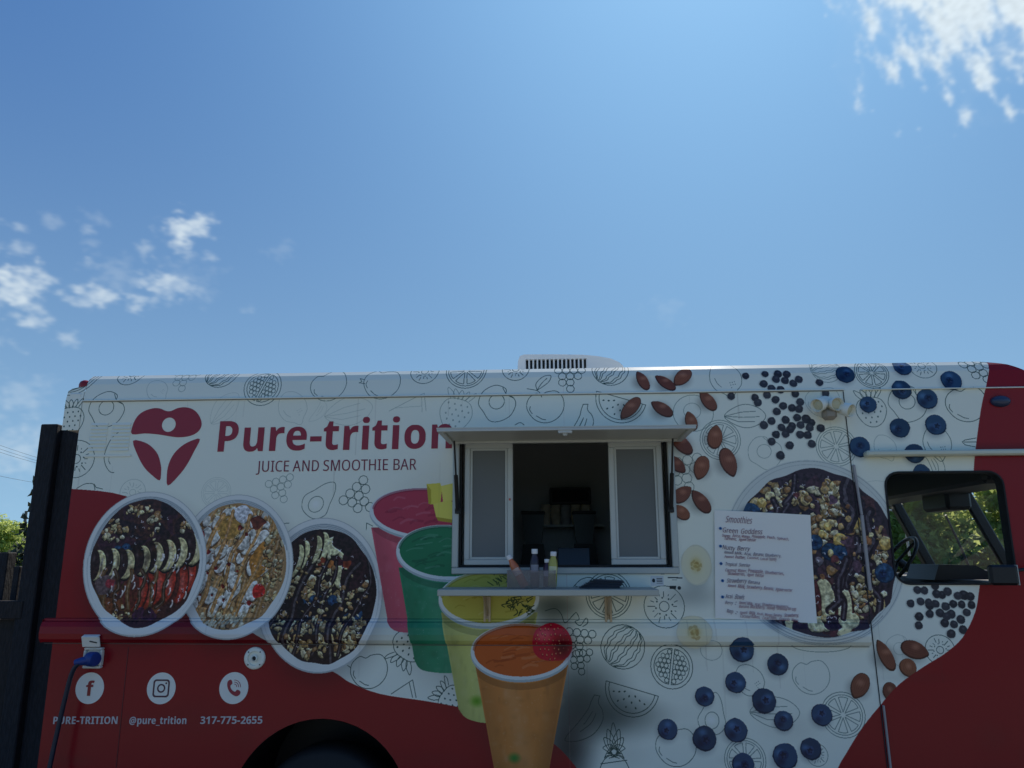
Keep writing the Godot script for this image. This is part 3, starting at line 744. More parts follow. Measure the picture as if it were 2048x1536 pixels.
func tri(st: SurfaceTool, a: Vector3, b: Vector3, c: Vector3, out: Vector3, uv := []) -> void:
	var n := (c - a).cross(b - a)
	if n.length_squared() < 1e-16:
		return
	var o := [a, b, c] if n.dot(out) >= 0 else [a, c, b]
	var u := uv if n.dot(out) >= 0 or uv.is_empty() else [uv[0], uv[2], uv[1]]
	for i in 3:
		if not u.is_empty():
			st.set_uv(u[i])
		st.add_vertex(o[i])

func quad(st: SurfaceTool, a: Vector3, b: Vector3, c: Vector3, d: Vector3, out: Vector3) -> void:
	tri(st, a, b, c, out); tri(st, a, c, d, out)

func box(st: SurfaceTool, c: Vector3, s: Vector3, bev := 0.0, basis := Basis.IDENTITY) -> void:
	var h := s * 0.5
	bev = minf(bev, minf(h.x, minf(h.y, h.z)) * 0.9)
	var at := func(x: float, y: float, z: float) -> Vector3: return c + basis * Vector3(x, y, z)
	for ax in 3:
		for sg in [-1.0, 1.0]:
			var u := (ax + 1) % 3
			var w := (ax + 2) % 3
			var q := []
			for k in [[-1, -1], [1, -1], [1, 1], [-1, 1]]:
				var p := Vector3.ZERO
				p[ax] = sg * h[ax]; p[u] = k[0] * (h[u] - bev); p[w] = k[1] * (h[w] - bev)
				q.append(at.call(p.x, p.y, p.z))
			var o := Vector3.ZERO
			o[ax] = sg
			quad(st, q[0], q[1], q[2], q[3], basis * o)
			if bev > 0.0 and ax < 3:
				for s2 in [-1.0, 1.0]:
					# edge between face ax and face u
					var e := []
					for k in [[0, -1], [0, 1], [1, 1], [1, -1]]:
						var p := Vector3.ZERO
						p[ax] = sg * (h[ax] - (bev if k[0] else 0.0)); p[u] = s2 * (h[u] - (0.0 if k[0] else bev)); p[w] = k[1] * (h[w] - bev)
						e.append(at.call(p.x, p.y, p.z))
					var o2 := Vector3.ZERO
					o2[ax] = sg; o2[u] = s2
					quad(st, e[0], e[1], e[2], e[3], basis * o2)
					if ax == 0:
						for s3 in [-1.0, 1.0]:
							var a := Vector3(sg * h.x, s2 * (h.y - bev), s3 * (h.z - bev))
							var b := Vector3(sg * (h.x - bev), s2 * h.y, s3 * (h.z - bev))
							var d := Vector3(sg * (h.x - bev), s2 * (h.y - bev), s3 * h.z)
							tri(st, at.call(a.x, a.y, a.z), at.call(b.x, b.y, b.z), at.call(d.x, d.y, d.z), basis * Vector3(sg, s2, s3))

func tube(st: SurfaceTool, pts: Array, radii: Array, n := 8, caps := true) -> void:
	groups += 1
	st.set_smooth_group(groups)
	var rings := []
	var up := Vector3.UP
	for i in pts.size():
		var d: Vector3 = (pts[mini(i + 1, pts.size() - 1)] - pts[maxi(i - 1, 0)]).normalized()
		if absf(d.dot(up)) > 0.95:
			up = Vector3.RIGHT if absf(d.x) < 0.9 else Vector3.BACK
		var x := d.cross(up).normalized()
		var y := x.cross(d).normalized()
		up = y
		var r: float = radii[mini(i, radii.size() - 1)]
		var ring := []
		for k in n:
			ring.append(pts[i] + (x * cos(TAU * k / n) + y * sin(TAU * k / n)) * r)
		rings.append(ring)
	for i in pts.size() - 1:
		for k in n:
			var k2 := (k + 1) % n
			var mid: Vector3 = (rings[i][k] + rings[i][k2]) * 0.5 - pts[i]
			quad(st, rings[i][k], rings[i][k2], rings[i + 1][k2], rings[i + 1][k], mid)
	st.set_smooth_group(-1)
	if caps:
		for e in [0, pts.size() - 1]:
			var o: Vector3 = (pts[0] - pts[1]) if e == 0 else (pts[e] - pts[e - 1])
			for k in n:
				tri(st, pts[e], rings[e][k], rings[e][(k + 1) % n], o)

func lathe(st: SurfaceTool, prof: Array, basis: Basis, at: Vector3, n := 24) -> void:
	# prof: [radius, height] pairs from bottom to top, round the basis' y axis
	for i in prof.size() - 1:
		# round the side smoothly, but keep each step of the profile crisp unless it turns gently
		if i == 0 or Vector2(prof[i][0] - prof[i - 1][0], prof[i][1] - prof[i - 1][1]).normalized().dot(Vector2(prof[i + 1][0] - prof[i][0], prof[i + 1][1] - prof[i][1]).normalized()) < 0.6:
			groups += 1
		st.set_smooth_group(groups)
		for k in n:
			var a := TAU * k / n
			var b := TAU * (k + 1) / n
			var p := func(j: int, t: float) -> Vector3: return at + basis * Vector3(cos(t) * prof[j][0], prof[j][1], sin(t) * prof[j][0])
			var dr: float = prof[i + 1][0] - prof[i][0]
			var dh: float = prof[i + 1][1] - prof[i][1]
			var o := basis * Vector3(cos((a + b) / 2) * dh, -dr, sin((a + b) / 2) * dh)
			quad(st, p.call(i, a), p.call(i, b), p.call(i + 1, b), p.call(i + 1, a), o)
	st.set_smooth_group(-1)

func prism(st: SurfaceTool, shape: PackedVector2Array, z0: float, z1: float) -> void:
	# an outline in x and y, extruded from z0 (back) to z1 (front)
	var ids := Geometry2D.triangulate_polygon(shape)
	for i in range(0, ids.size(), 3):
		var t := [shape[ids[i]], shape[ids[i + 1]], shape[ids[i + 2]]]
		tri(st, Vector3(t[0].x, t[0].y, z1), Vector3(t[1].x, t[1].y, z1), Vector3(t[2].x, t[2].y, z1), Vector3.BACK)
		tri(st, Vector3(t[0].x, t[0].y, z0), Vector3(t[1].x, t[1].y, z0), Vector3(t[2].x, t[2].y, z0), Vector3.FORWARD)
	var ccw := not Geometry2D.is_polygon_clockwise(shape)
	for i in shape.size():
		var a := shape[i]
		var b := shape[(i + 1) % shape.size()]
		var o := Vector3(b.y - a.y, a.x - b.x, 0) * (1.0 if ccw else -1.0)
		quad(st, Vector3(a.x, a.y, z0), Vector3(b.x, b.y, z0), Vector3(b.x, b.y, z1), Vector3(a.x, a.y, z1), o)

func rounded(c: Vector2, half: Vector2, r: float, n := 5) -> PackedVector2Array:
	var out := PackedVector2Array()
	for q in [[1, 1, 0.0], [-1, 1, PI / 2], [-1, -1, PI], [1, -1, PI * 1.5]]:
		for i in n + 1:
			out.append(c + Vector2(q[0] * (half.x - r), q[1] * (half.y - r)) + Vector2.from_angle(q[2] + PI / 2 * i / n) * r)
	return out

func build(st: SurfaceTool, called: String, m: Material, parent: Node = null, _smooth := false) -> MeshInstance3D:
	st.generate_normals()
	var o := MeshInstance3D.new()
	o.name = called
	o.mesh = st.commit()
	o.material_override = m
	(parent if parent else self).add_child(o, true)
	return o

func tag(o: Node, label: String, category := "", group := "", kind := "") -> Node:
	if label: o.set_meta("label", label)
	if category: o.set_meta("category", category)
	if group: o.set_meta("group", group)
	if kind: o.set_meta("kind", kind)
	return o

func thing(called: String, at: Vector3, label: String, category: String, group := "") -> Node3D:
	var o := Node3D.new()
	o.name = called
	o.position = at
	add_child(o, true)
	tag(o, label, category, group)
	return o

func mat(c: Color, rough := 0.6, metal := 0.0, spec := 0.5) -> StandardMaterial3D:
	var m := StandardMaterial3D.new()
	m.albedo_color = c
	m.roughness = rough
	m.metallic = metal
	m.metallic_specular = spec
	return m

func grained(c: Color, d: Color, rough: float, scale: float, relief := 0.0, stretch := Vector3.ONE) -> StandardMaterial3D:
	# a surface with fine uneven tone and relief
	var m := mat(Color.WHITE, rough)
	var n := FastNoiseLite.new()
	n.seed = 3; n.frequency = 0.02; n.fractal_octaves = 5
	var g := Gradient.new()
	g.set_color(0, d); g.set_color(1, c); g.set_offset(0, 0.25); g.set_offset(1, 0.75)
	var t := NoiseTexture2D.new()
	t.width = 512; t.height = 512; t.seamless = true; t.noise = n; t.color_ramp = g
	m.albedo_texture = t
	if relief > 0.0:
		var t2 := NoiseTexture2D.new()
		t2.width = 512; t2.height = 512; t2.seamless = true; t2.noise = n; t2.as_normal_map = true; t2.bump_strength = relief
		m.normal_enabled = true
		m.normal_texture = t2
	m.uv1_triplanar = true; m.uv1_world_triplanar = true
	m.uv1_scale = stretch / scale
	return m

func glass(c: Color, a: float) -> StandardMaterial3D:
	var m := mat(Color(c, a), 0.03)
	m.transparency = BaseMaterial3D.TRANSPARENCY_ALPHA
	return m

# ---------------------------------------------------------------- printed side sheet: outline minus holes, bent along a profile
func printed_sheet(st: SurfaceTool, shape: PackedVector2Array, x0: float, x1: float, holes: Array, prof: Array, u0: float, u1: float, cuts: Array) -> void:
	var xs := [x0]
	for c in cuts:
		if c > x0 + 0.001 and c < x1 - 0.001:
			xs.append(c)
	xs.append(x1)
	for b in prof.size() - 1:
		var ya: float = prof[b][1]
		var yb: float = prof[b + 1][1]
		var za: float = prof[b][0]
		var zb: float = prof[b + 1][0]
		var n := Vector3(0, za - zb, yb - ya).normalized()
		for i in xs.size() - 1:
			var todo := Geometry2D.intersect_polygons(shape, PackedVector2Array([Vector2(xs[i], ya), Vector2(xs[i + 1], ya), Vector2(xs[i + 1], yb), Vector2(xs[i], yb)]))
			for hole in holes:
				var next := []
				for q in todo:
					next.append_array(Geometry2D.clip_polygons(q, hole))
				todo.assign(next)
			for q in todo:
				var ids := Geometry2D.triangulate_polygon(q)
				for k in range(0, ids.size(), 3):
					var vs := []
					var uv := []
					for j in 3:
						var p: Vector2 = q[ids[k + j]]
						vs.append(Vector3(p.x, p.y, lerpf(za, zb, (p.y - ya) / (yb - ya))))
						uv.append(Vector2((p.x - u0) / (u1 - u0), (TOP - p.y) / (TOP - BOTTOM)))
					tri(st, vs[0], vs[1], vs[2], n, uv)

func wall_sheet(st: SurfaceTool, shape: PackedVector2Array, holes: Array, cuts: Array, z: float, out: Vector3) -> void:
	var xs := [-3.2]
	xs.append_array(cuts)
	xs.append(3.6)
	for i in xs.size() - 1:
		var todo := Geometry2D.intersect_polygons(shape, PackedVector2Array([Vector2(xs[i], 0), Vector2(xs[i + 1], 0), Vector2(xs[i + 1], 4), Vector2(xs[i], 4)]))
		for hole in holes:
			var next := []
			for q in todo:
				next.append_array(Geometry2D.clip_polygons(q, hole))
			todo.assign(next)
		for q in todo:
			var ids := Geometry2D.triangulate_polygon(q)
			for k in range(0, ids.size(), 3):
				tri(st, Vector3(q[ids[k]].x, q[ids[k]].y, z), Vector3(q[ids[k + 1]].x, q[ids[k + 1]].y, z), Vector3(q[ids[k + 2]].x, q[ids[k + 2]].y, z), out)

func frame(st: SurfaceTool, c: Vector2, half: Vector2, w: float, z0: float, z1: float, bev := 0.004) -> void:
	# four bars butted round an opening; half is the outer half size
	var zc := (z0 + z1) / 2
	var d := z1 - z0
	for s in [-1.0, 1.0]:
		box(st, Vector3(c.x, c.y + s * (half.y - w / 2), zc), Vector3(half.x * 2, w, d), bev)
		box(st, Vector3(c.x + s * (half.x - w / 2), c.y, zc), Vector3(w, half.y * 2 - 2 * w, d), bev)

var fonts := {}
func font(bold: bool) -> SystemFont:
	if not fonts.has(bold):
		var f := SystemFont.new()
		f.font_names = PackedStringArray(["Droid Sans"])
		f.font_weight = 700 if bold else 400
		fonts[bold] = f
	return fonts[bold]

func lettering(text: String, bold: bool, a: Vector2, b: Vector2, cap: float, m: Material, parent: Node, z := 0.0006, slant := 0.0, depth := 0.0012, called := "lettering") -> MeshInstance3D:
	# a, b: both ends of the baseline
	var size := []
	for s in ["H", text]:
		var t := TextMesh.new()
		t.text = s; t.font = font(bold); t.font_size = 48; t.pixel_size = 0.01; t.depth = 0.0; t.curve_step = 2.0
		t.horizontal_alignment = HORIZONTAL_ALIGNMENT_LEFT
		size.append(t.get_aabb()); size.append(t)
	var h: AABB = size[0]
	var full: AABB = size[2]
	var tm: TextMesh = size[3]
	tm.depth = 0.1
	var o := MeshInstance3D.new()
	o.name = called
	o.mesh = tm
	o.material_override = m
	parent.add_child(o, true)
	var sx := (b - a).length() / full.size.x
	var sy := cap / h.size.y
	var rot := (b - a).angle()
	var bx := Vector3(cos(rot), sin(rot), 0) * sx
	var by := Vector3(-sin(rot) + slant * cos(rot), cos(rot), 0) * sy
	o.transform.basis = Basis(bx, by, Vector3(0, 0, depth / 0.1))
	o.position = Vector3(a.x, a.y, z + depth / 2) - bx * full.position.x - by * h.position.y
	return o

# ---------------------------------------------------------------- sky
func smooth(a: float, b: float, x: float) -> float:
	var t := clampf((x - a) / (b - a), 0.0, 1.0)
	return t * t * (3.0 - 2.0 * t)

func direction(az: float, el: float) -> Vector3:
	return Vector3(sin(deg_to_rad(az)) * cos(deg_to_rad(el)), sin(deg_to_rad(el)), -cos(deg_to_rad(az)) * cos(deg_to_rad(el)))

func paint_sky(sun: Vector3) -> ImageTexture:
	var n := 256
	var im := Image.create(n + 8, n, false, Image.FORMAT_RGBF)  # four columns more at each side, so that the seam closes
	for y in n:
		var el := 90.0 - 180.0 * (y + 0.5) / n
		var s := sin(deg_to_rad(el))
		for x in n + 8:
			var c: Color
			if el < -1.0:
				c = Color(0.14, 0.15, 0.14)
			else:
				var d := direction(360.0 * (x - 3.5) / n, el)
				var k := pow(clampf(1.0 - s, 0.0, 1.0), 2.5)
				var ang := rad_to_deg(d.angle_to(sun))
				var g := exp(-ang * ang / 800.0)
				c = Color(0.028, 0.118, 0.39) + Color(0.31, 0.455, 0.39) * k + Color(0.25, 0.43, 0.50) * g + Color(0.3, 0.34, 0.36) * exp(-ang / 4.0)
			c.a = 1.0
			im.set_pixel(x, y, c)
	im.resize(2112, 2048, Image.INTERPOLATE_CUBIC)
	im = im.get_region(Rect2i(32, 0, 2048, 2048))
	var noise := FastNoiseLite.new()
	noise.seed = 12; noise.frequency = 1.0; noise.fractal_octaves = 5; noise.fractal_gain = 0.55
	var fine := FastNoiseLite.new()
	fine.seed = 31; fine.frequency = 1.0; fine.fractal_octaves = 4
	var cloud := Color(0.72, 0.82, 0.88)
	# the ragged bank of cloud at the upper right, going on beyond the frame
	var lo := Vector2(21.34, 30.17)
	for y in range(int((90.0 - 64.0) / 180.0 * 2048), int((90.0 - lo.y + 4.0) / 180.0 * 2048)):
		var el := 90.0 - 180.0 * (y + 0.5) / 2048
		for x in range(int(22.0 / 360.0 * 2048), int(80.0 / 360.0 * 2048)):
			var az := 360.0 * (x + 0.5) / 2048
			var u := az * cos(deg_to_rad(40.0))
			var base := noise.get_noise_2d(u * 0.16 + 3.0, el * 0.1)
			var streak := fine.get_noise_2d(u * 0.75 + el * 0.14, el * 0.28)
			var tiny := fine.get_noise_2d(u * 2.1 + 40.0, el * 1.5)
			var left := maxf(0.0, (az - 40.0) / 24.0) if az > 40.0 else maxf(0.0, (38.0 - az) / 14.5)
			var down := maxf(0.0, (38.0 - el) / (10.0 + 3.0 * streak)) if el < 38.0 else (el - 38.0) / 16.0
			var edge := 1.0 - pow(pow(left, 3.0) + pow(down, 3.0), 0.333)
			var k := 0.82 * smooth(0.0, 0.75, edge * 2.0 + base * 0.2 + streak * 0.8 + tiny * 0.2 - 0.02) + 0.25 * smooth(-0.15, 0.6, edge + base * 0.3)
			if k > 0.0:
				im.set_pixel(posmod(x, 2048), y, im.get_pixel(posmod(x, 2048), y).lerp(cloud * (1.02 + 0.16 * tiny), k * 0.92))
	# small scattered puffs low at the left and thin veils towards the horizon: azimuth, elevation, size, strength
	for q in [[-28.78, 22.10, 1.23, 1.10], [-27.69, 22.44, 1.23, 1.10], [-27.05, 22.88, 0.80, 0.70], [-28.48, 21.13, 1.01, 0.90], [-26.63, 23.25, 0.58, 0.45], [-30.68, 17.07, 0.94, 1.05], [-30.89, 16.63, 0.65, 0.70], [-38.14, 16.66, 1.67, 0.80], [-38.61, 16.10, 1.45, 0.70], [-36.99, 17.10, 1.23, 0.70], [-37.66, 17.23, 1.45, 0.50], [-33.55, 16.91, 1.23, 0.75], [-32.78, 16.83, 0.94, 0.75], [-34.49, 17.31, 0.65, 0.75], [-35.46, 16.79, 0.47, 0.80], [-28.95, 18.16, 1.45, 0.50], [-27.80, 18.22, 0.94, 0.45], [-30.13, 18.51, 1.09, 0.50], [-30.66, 20.51, 0.65, 0.60], [-29.50, 18.77, 0.72, 0.50], [-38.11, 19.17, 0.72, 0.65], [-38.21, 20.37, 0.43, 0.60], [-34.13, 21.07, 0.47, 0.55], [-34.10, 20.36, 0.51, 0.45], [-33.99, 18.94, 0.51, 0.55], [-33.98, 21.91, 0.80, 0.35], [-36.55, 21.28, 0.72, 0.35], [-26.16, 20.71, 0.58, 0.55], [-36.66, 14.91, 0.94, 0.75], [-37.78, 14.98, 0.65, 0.60], [-35.83, 15.04, 0.43, 0.50], [-34.71, 14.13, 0.80, 0.75], [-37.32, 15.70, 1.09, 0.40], [-32.02, 18.38, 1.81, 0.30], [-27.85, 18.83, 2.17, 0.22], [-21.42, 21.71, 1.09, 0.18], [-23.42, 17.18, 0.51, 0.30], [8.72, 17.83, 1.45, 0.14], [-36.90, 10.07, 1.81, 0.35], [-37.02, 6.68, 2.53, 0.30], [-35.92, 6.44, 1.81, 0.25], [-39.14, 6.98, 4.34, 0.20], [-41.18, 16.53, 2.90, 0.80], [-43.22, 18.48, 3.26, 0.80], [-43.48, 13.65, 4.34, 0.70], [-46.05, 15.45, 4.34, 0.70]]:
		var w: float = q[2] * 2.2
		for y in range(int((90.0 - q[1] - w) / 180.0 * 2048), int((90.0 - q[1] + w) / 180.0 * 2048)):
			var el := 90.0 - 180.0 * (y + 0.5) / 2048
			for x in range(int((q[0] - w * 1.6) / 360.0 * 2048), int((q[0] + w * 1.6) / 360.0 * 2048)):
				var az := 360.0 * (x + 0.5) / 2048
				var d: float = Vector2((az - q[0]) * cos(deg_to_rad(el)), (el - q[1]) * 1.35).length() / q[2]
				var f := noise.get_noise_2d(az * 0.5, el * 0.7) * 0.8 + fine.get_noise_2d(az * 1.3 + 9.0, el * 1.6) * 0.42
				var k: float = smooth(-0.05, 1.35, 1.2 - d + f * 1.25) * q[3] * 0.54
				if k > 0.004:
					im.set_pixel(posmod(x, 2048), y, im.get_pixel(posmod(x, 2048), y).lerp(cloud, minf(k, 0.95)))
	return ImageTexture.create_from_image(im)

# ---------------------------------------------------------------- plants and far things
func tree(called: String, at: Vector3, height: float, wide: float, leaves: int, leaf: float, m: Material, label: String, group: String, sd: int, low := 0.12) -> Node3D:
	rng.seed = sd
	var t := thing(called, at, label, "tree", group)
	var st := begin()
	var tips := []
	var lean := Vector3(rng.randf_range(-0.06, 0.06), 0, rng.randf_range(-0.06, 0.06)) * height
	tube(st, [Vector3.ZERO, lean * 0.3 + Vector3.UP * height * 0.35, lean + Vector3.UP * height * 0.8], [height * 0.028, height * 0.02, height * 0.006], 7)
	for i in 11:
		var h := height * lerpf(0.22, 0.78, i / 10.0)
		var a := i * 2.4 + rng.randf()
		var reach := wide * 0.5 * lerpf(0.85, 0.35, i / 10.0) * rng.randf_range(0.7, 1.1)
		var b := lean * (h / height) + Vector3.UP * h
		var e := b + Vector3(cos(a) * reach, reach * 0.45, sin(a) * reach)
		tube(st, [b, b.lerp(e, 0.5) + Vector3.UP * reach * 0.06, e], [height * 0.011, height * 0.007, height * 0.003], 5)
		tips.append(e); tips.append(b.lerp(e, 0.55))
	build(st, "trunk", M.bark, t)
	tips.append(lean + Vector3.UP * height * 0.86)
	var lumps := []
	for i in 34:
		var y := rng.randf_range(low, 1.0)
		var rr := wide * 0.5 * sqrt(maxf(0.03, 1.0 - pow(absf(y - 0.42) / 0.6, 2.0))) * rng.randf_range(0.35, 0.95)
		var a := rng.randf() * TAU
		tips.append(Vector3(cos(a) * rr, y * height, sin(a) * rr))
	for p in tips:
		lumps.append([p, wide * rng.randf_range(0.09, 0.19)])
	var c := begin()
	for i in leaves:
		var l: Array = lumps[rng.randi() % lumps.size()]
		var d := Vector3(rng.randfn(), rng.randfn() * 0.8, rng.randfn())
		d = d.normalized() * pow(rng.randf(), 0.4)
		var p: Vector3 = l[0] + d * l[1] * 1.15
		p.y = maxf(p.y, 0.05 * height)
		var u := Vector3(rng.randfn(), rng.randfn(), rng.randfn()).normalized()
		var v := u.cross(Vector3(rng.randfn(), rng.randfn(), rng.randfn())).normalized()
		var s := leaf * rng.randf_range(0.6, 1.3)
		tri(c, p - u * s, p + u * s * 0.9 + v * s * 0.2, p + v * s * 1.1, v.cross(u))
	build(c, "crown", m, t)
	return t

func _ready() -> void:
	# ------------------------------------------------------------ camera, sky, sun
	var cam := Camera3D.new()
	cam.name = "camera"
	cam.position = Vector3(0, 1.75, 4.1)
	cam.rotation_degrees = Vector3(12.68, 3.4, -0.15)
	cam.fov = 53.62
	cam.near = 0.05; cam.far = 2500.0
	add_child(cam)
	cam.current = true
	var sun_dir := Vector3(0.1806, 0.7523, -0.6336)
	var env := Environment.new()
	env.background_mode = Environment.BG_SKY
	var pano := PanoramaSkyMaterial.new()
	pano.panorama = paint_sky(sun_dir)
	env.sky = Sky.new()
	env.sky.sky_material = pano
	env.tonemap_mode = Environment.TONE_MAPPER_LINEAR
	env.tonemap_exposure = 1.0
	env.sdfgi_enabled = true; env.ssao_enabled = true; env.ssil_enabled = true
	var we := WorldEnvironment.new()
	we.name = "world_environment"
	we.environment = env
	add_child(we)
	var sun := DirectionalLight3D.new()
	sun.name = "sun"
	sun.light_energy = 1.5
	sun.light_color = Color(1.0, 0.96, 0.9)
	sun.light_angular_distance = 0.5
	sun.shadow_enabled = true
	add_child(sun)
	sun.look_at_from_position(sun_dir * 50.0, Vector3.ZERO)

	paint_wrap()
	M.white = mat(Color8(232, 233, 220), 0.32)
	M.red = mat(Color8(140, 24, 32), 0.32)
	M.crimson = mat(Color8(150, 30, 52), 0.35)
	M.vinyl_white = mat(Color8(230, 228, 218), 0.45)
	M.trim = mat(Color8(190, 194, 190), 0.4)
	M.alu = mat(Color8(176, 180, 176), 0.42, 0.35)
	M.steel = mat(Color8(150, 152, 150), 0.35, 0.8)
	M.brass = mat(Color8(186, 164, 134), 0.45, 0.3)
	M.rubber = mat(Color8(24, 25, 27), 0.75)
	M.black = mat(Color8(20, 21, 23), 0.45)
	M.dark = mat(Color8(44, 46, 48), 0.8)
	M.grey = mat(Color8(96, 98, 98), 0.7)
	M.inside = mat(Color8(206, 210, 212), 0.55)
	M.bark = grained(Color8(92, 78, 64), Color8(58, 48, 40), 0.95, 0.6, 4.0)
	build_setting()
	build_truck()
	build_things()

func build_setting() -> void:
	var st := begin()
	quad(st, Vector3(-900, 0, 900), Vector3(900, 0, 900), Vector3(900, 0, -1200), Vector3(-900, 0, -1200), Vector3.UP)
	tag(build(st, "ground", grained(Color8(92, 104, 58), Color8(66, 80, 40), 0.95, 3.0, 3.0)), "", "", "", "structure")
	st = begin()
	quad(st, Vector3(-30, 0.008, 11), Vector3(34, 0.008, 11), Vector3(34, 0.008, 2.3), Vector3(-30, 0.008, 2.3), Vector3.UP)
	tag(build(st, "concrete_apron", grained(Color8(170, 164, 150), Color8(146, 142, 128), 0.9, 0.9, 3.0)), "", "", "", "structure")
	st = begin()
	quad(st, Vector3(-14, 0.004, 16), Vector3(16, 0.004, 16), Vector3(16, 0.004, -9), Vector3(-14, 0.004, -9), Vector3.UP)
	tag(build(st, "parking_lot", grained(Color8(68, 68, 66), Color8(50, 50, 49), 0.9, 0.9, 5.0)), "", "", "", "structure")

func build_truck() -> void:
	var t := thing("food_truck", Vector3(0, 0, 0), "white and red step van food truck wrapped with fruit, smoothie and bowl pictures", "food truck")
	# ---- outline of the side and its openings
	var nose := spline(V([3120, 420, 3130, 900, 3090, 1330, 2930, 1560, 2900, 1620]), false, 3)
	nose.append_array(spline(V([2668, 2150, 2655, 2380, 2618, 2560, 2545, 2680, 2440, 2748, 2300, 2775]), false, 5))
	var shape := PackedVector2Array([Vector2(-2.70, 0.42)])
	shape.append_array(nose)
	shape.append(Vector2(-2.70, 2.775))
	var win_c := Vector2(0.029, 2.026)
	var win_h := Vector2(0.578, 0.358)
	var win := PackedVector2Array([win_c - win_h, win_c + Vector2(win_h.x, -win_h.y), win_c + win_h, win_c + Vector2(-win_h.x, win_h.y)])
	var cab_c := Vector2(2.006, 1.884)
	var cab_h := Vector2(0.302, 0.288)
	var cab := rounded(cab_c, cab_h, 0.075)
	var arch := ell(Vector2(-1.218, 0.47), 0.466, 0.466, 0, 0, TAU, 48)
	var arch2 := ell(Vector2(2.72, 0.45), 0.42, 0.42, 0, 0, TAU, 40)
	var cuts := [-1.218, 0.029, 2.006, 2.72]
	var prof := [[0.0, 0.42], [0.0, 2.612], [-0.022, 2.715], [-0.04, 2.75], [-0.07, 2.7749]]
	var img_a := art.get_region(Rect2i(0, 0, art.get_width() / 2, art.get_height()))
	var img_b := art.get_region(Rect2i(art.get_width() / 2, 0, art.get_width() / 2, art.get_height()))
	var wraps := []
	for im in [img_a, img_b]:
		var m := mat(Color.WHITE, 0.24, 0.0, 0.35)
		im.generate_mipmaps()
		m.albedo_texture = ImageTexture.create_from_image(im)
		var wave := FastNoiseLite.new()
		wave.seed = 4; wave.frequency = 0.008; wave.fractal_octaves = 2
		var nt := NoiseTexture2D.new()
		nt.width = 512; nt.height = 512; nt.noise = wave; nt.as_normal_map = true; nt.bump_strength = 2.0
		m.normal_enabled = true
		m.normal_texture = nt
		m.normal_scale = 0.3
		wraps.append(m)
	var spans := [[-2.70, MID, LEFT, MID, 0], [MID, 1.56, MID, RIGHT, 1], [1.56, RIGHT, MID, RIGHT, 1]]
	for i in 3:
		var s: Array = spans[i]
		var st := begin()
		printed_sheet(st, shape, s[0], s[1], [win, cab, arch, arch2], prof, s[2], s[3], cuts)
		st.generate_normals()
		st.generate_tangents()
		build(st, "side_panel" if i < 2 else "cab_door_panel", wraps[s[4]], t)
	var st := begin()
	printed_sheet(st, shape, RIGHT, 3.3, [], prof, MID, RIGHT, [])
	build(st, "nose_panel", M.red, t)
	# ---- rub rail along the body, printed over like the panels
	for i in 2:
		st = begin()
		var x0 := -2.755 if i == 0 else MID
		var x1 := MID if i == 0 else 1.545
		printed_sheet(st, PackedVector2Array([Vector2(x0, 1.2), Vector2(x1, 1.2), Vector2(x1, 1.5), Vector2(x0, 1.5)]), x0, x1, [], [[0.001, 1.302], [0.024, 1.306], [0.037, 1.322], [0.042, 1.35], [0.038, 1.385], [0.026, 1.408], [0.012, 1.414], [0.010, 1.424], [0.001, 1.427]], LEFT if i == 0 else MID, MID if i == 0 else RIGHT, [])
		var rail := build(st, "rub_rail", wraps[i], t)
		if i == 0:
			st = begin()
			quad(st, Vector3(-2.7553, 1.302, -0.05), Vector3(-2.7553, 1.302, 0.024), Vector3(-2.7553, 1.42, 0.024), Vector3(-2.7553, 1.42, -0.05), Vector3.LEFT)
			build(st, "rail_end", M.red, rail)
	st = begin()
	box(st, Vector3(-0.6, 1.2965, 0.001), Vector3(4.29, 0.003, 0.003))
	build(st, "panel_joint", mat(Color8(80, 76, 78), 0.6), t)
	st = begin()
	box(st, Vector3(Vector2(-2.280, 0.969).x, 0.85, 0.0006), Vector3(0.004, 0.86, 0.0022))
	build(st, "panel_joint", mat(Color8(92, 18, 26), 0.5), t)
	st = begin()
	box(st, Vector3(-0.575, 2.6135, 0.006), Vector3(4.24, 0.007, 0.014), 0.002)
	build(st, "drip_moulding", M.white, t)
	st = begin()
	box(st, Vector3(2.07, 2.6115, 0.006), Vector3(0.86, 0.006, 0.012), 0.002)
	build(st, "drip_moulding", M.white, t)
	st = begin()
	box(st, Vector3(-0.575, 2.608, 0.002), Vector3(4.24, 0.003, 0.003))
	build(st, "sealant_line", mat(Color8(130, 124, 116), 0.7), t)
	# ---- rear header that overhangs the back, roof, far side, back, floor
	st = begin()
	printed_sheet(st, PackedVector2Array([Vector2(-2.80, 2.446), Vector2(-2.701, 2.446), Vector2(-2.701, 2.705), Vector2(-2.735, 2.70), Vector2(-2.78, 2.69), Vector2(-2.80, 2.675)]), -2.80, -2.701, [], [[0.002, 2.40], [0.002, 2.612], [-0.02, 2.715]], LEFT, MID, [])
	build(st, "rear_header", wraps[0], t)
	st = begin()
	box(st, Vector3(-2.75, 2.562, -1.102), Vector3(0.097, 0.23, 2.2), 0.02)
	build(st, "rear_header_back", M.white, t)
	st = begin()
	var roof := [Vector2(-2.70, 2.7745), Vector2(2.30, 2.7745)]
	var top := spline(V([2300, 2775, 2440, 2748, 2545, 2680, 2618, 2560, 2655, 2380, 2668, 2150]), false, 5)
	for p in top:
		roof.append(p)
	for i in roof.size() - 1:
		var a: Vector2 = roof[i]
		var b: Vector2 = roof[i + 1]
		quad(st, Vector3(a.x, a.y, -0.07), Vector3(b.x, b.y, -0.07), Vector3(b.x, b.y, -2.13), Vector3(a.x, a.y, -2.13), Vector3(a.y - b.y, b.x - a.x, 0))
	build(st, "roof", M.white, t)
	st = begin()
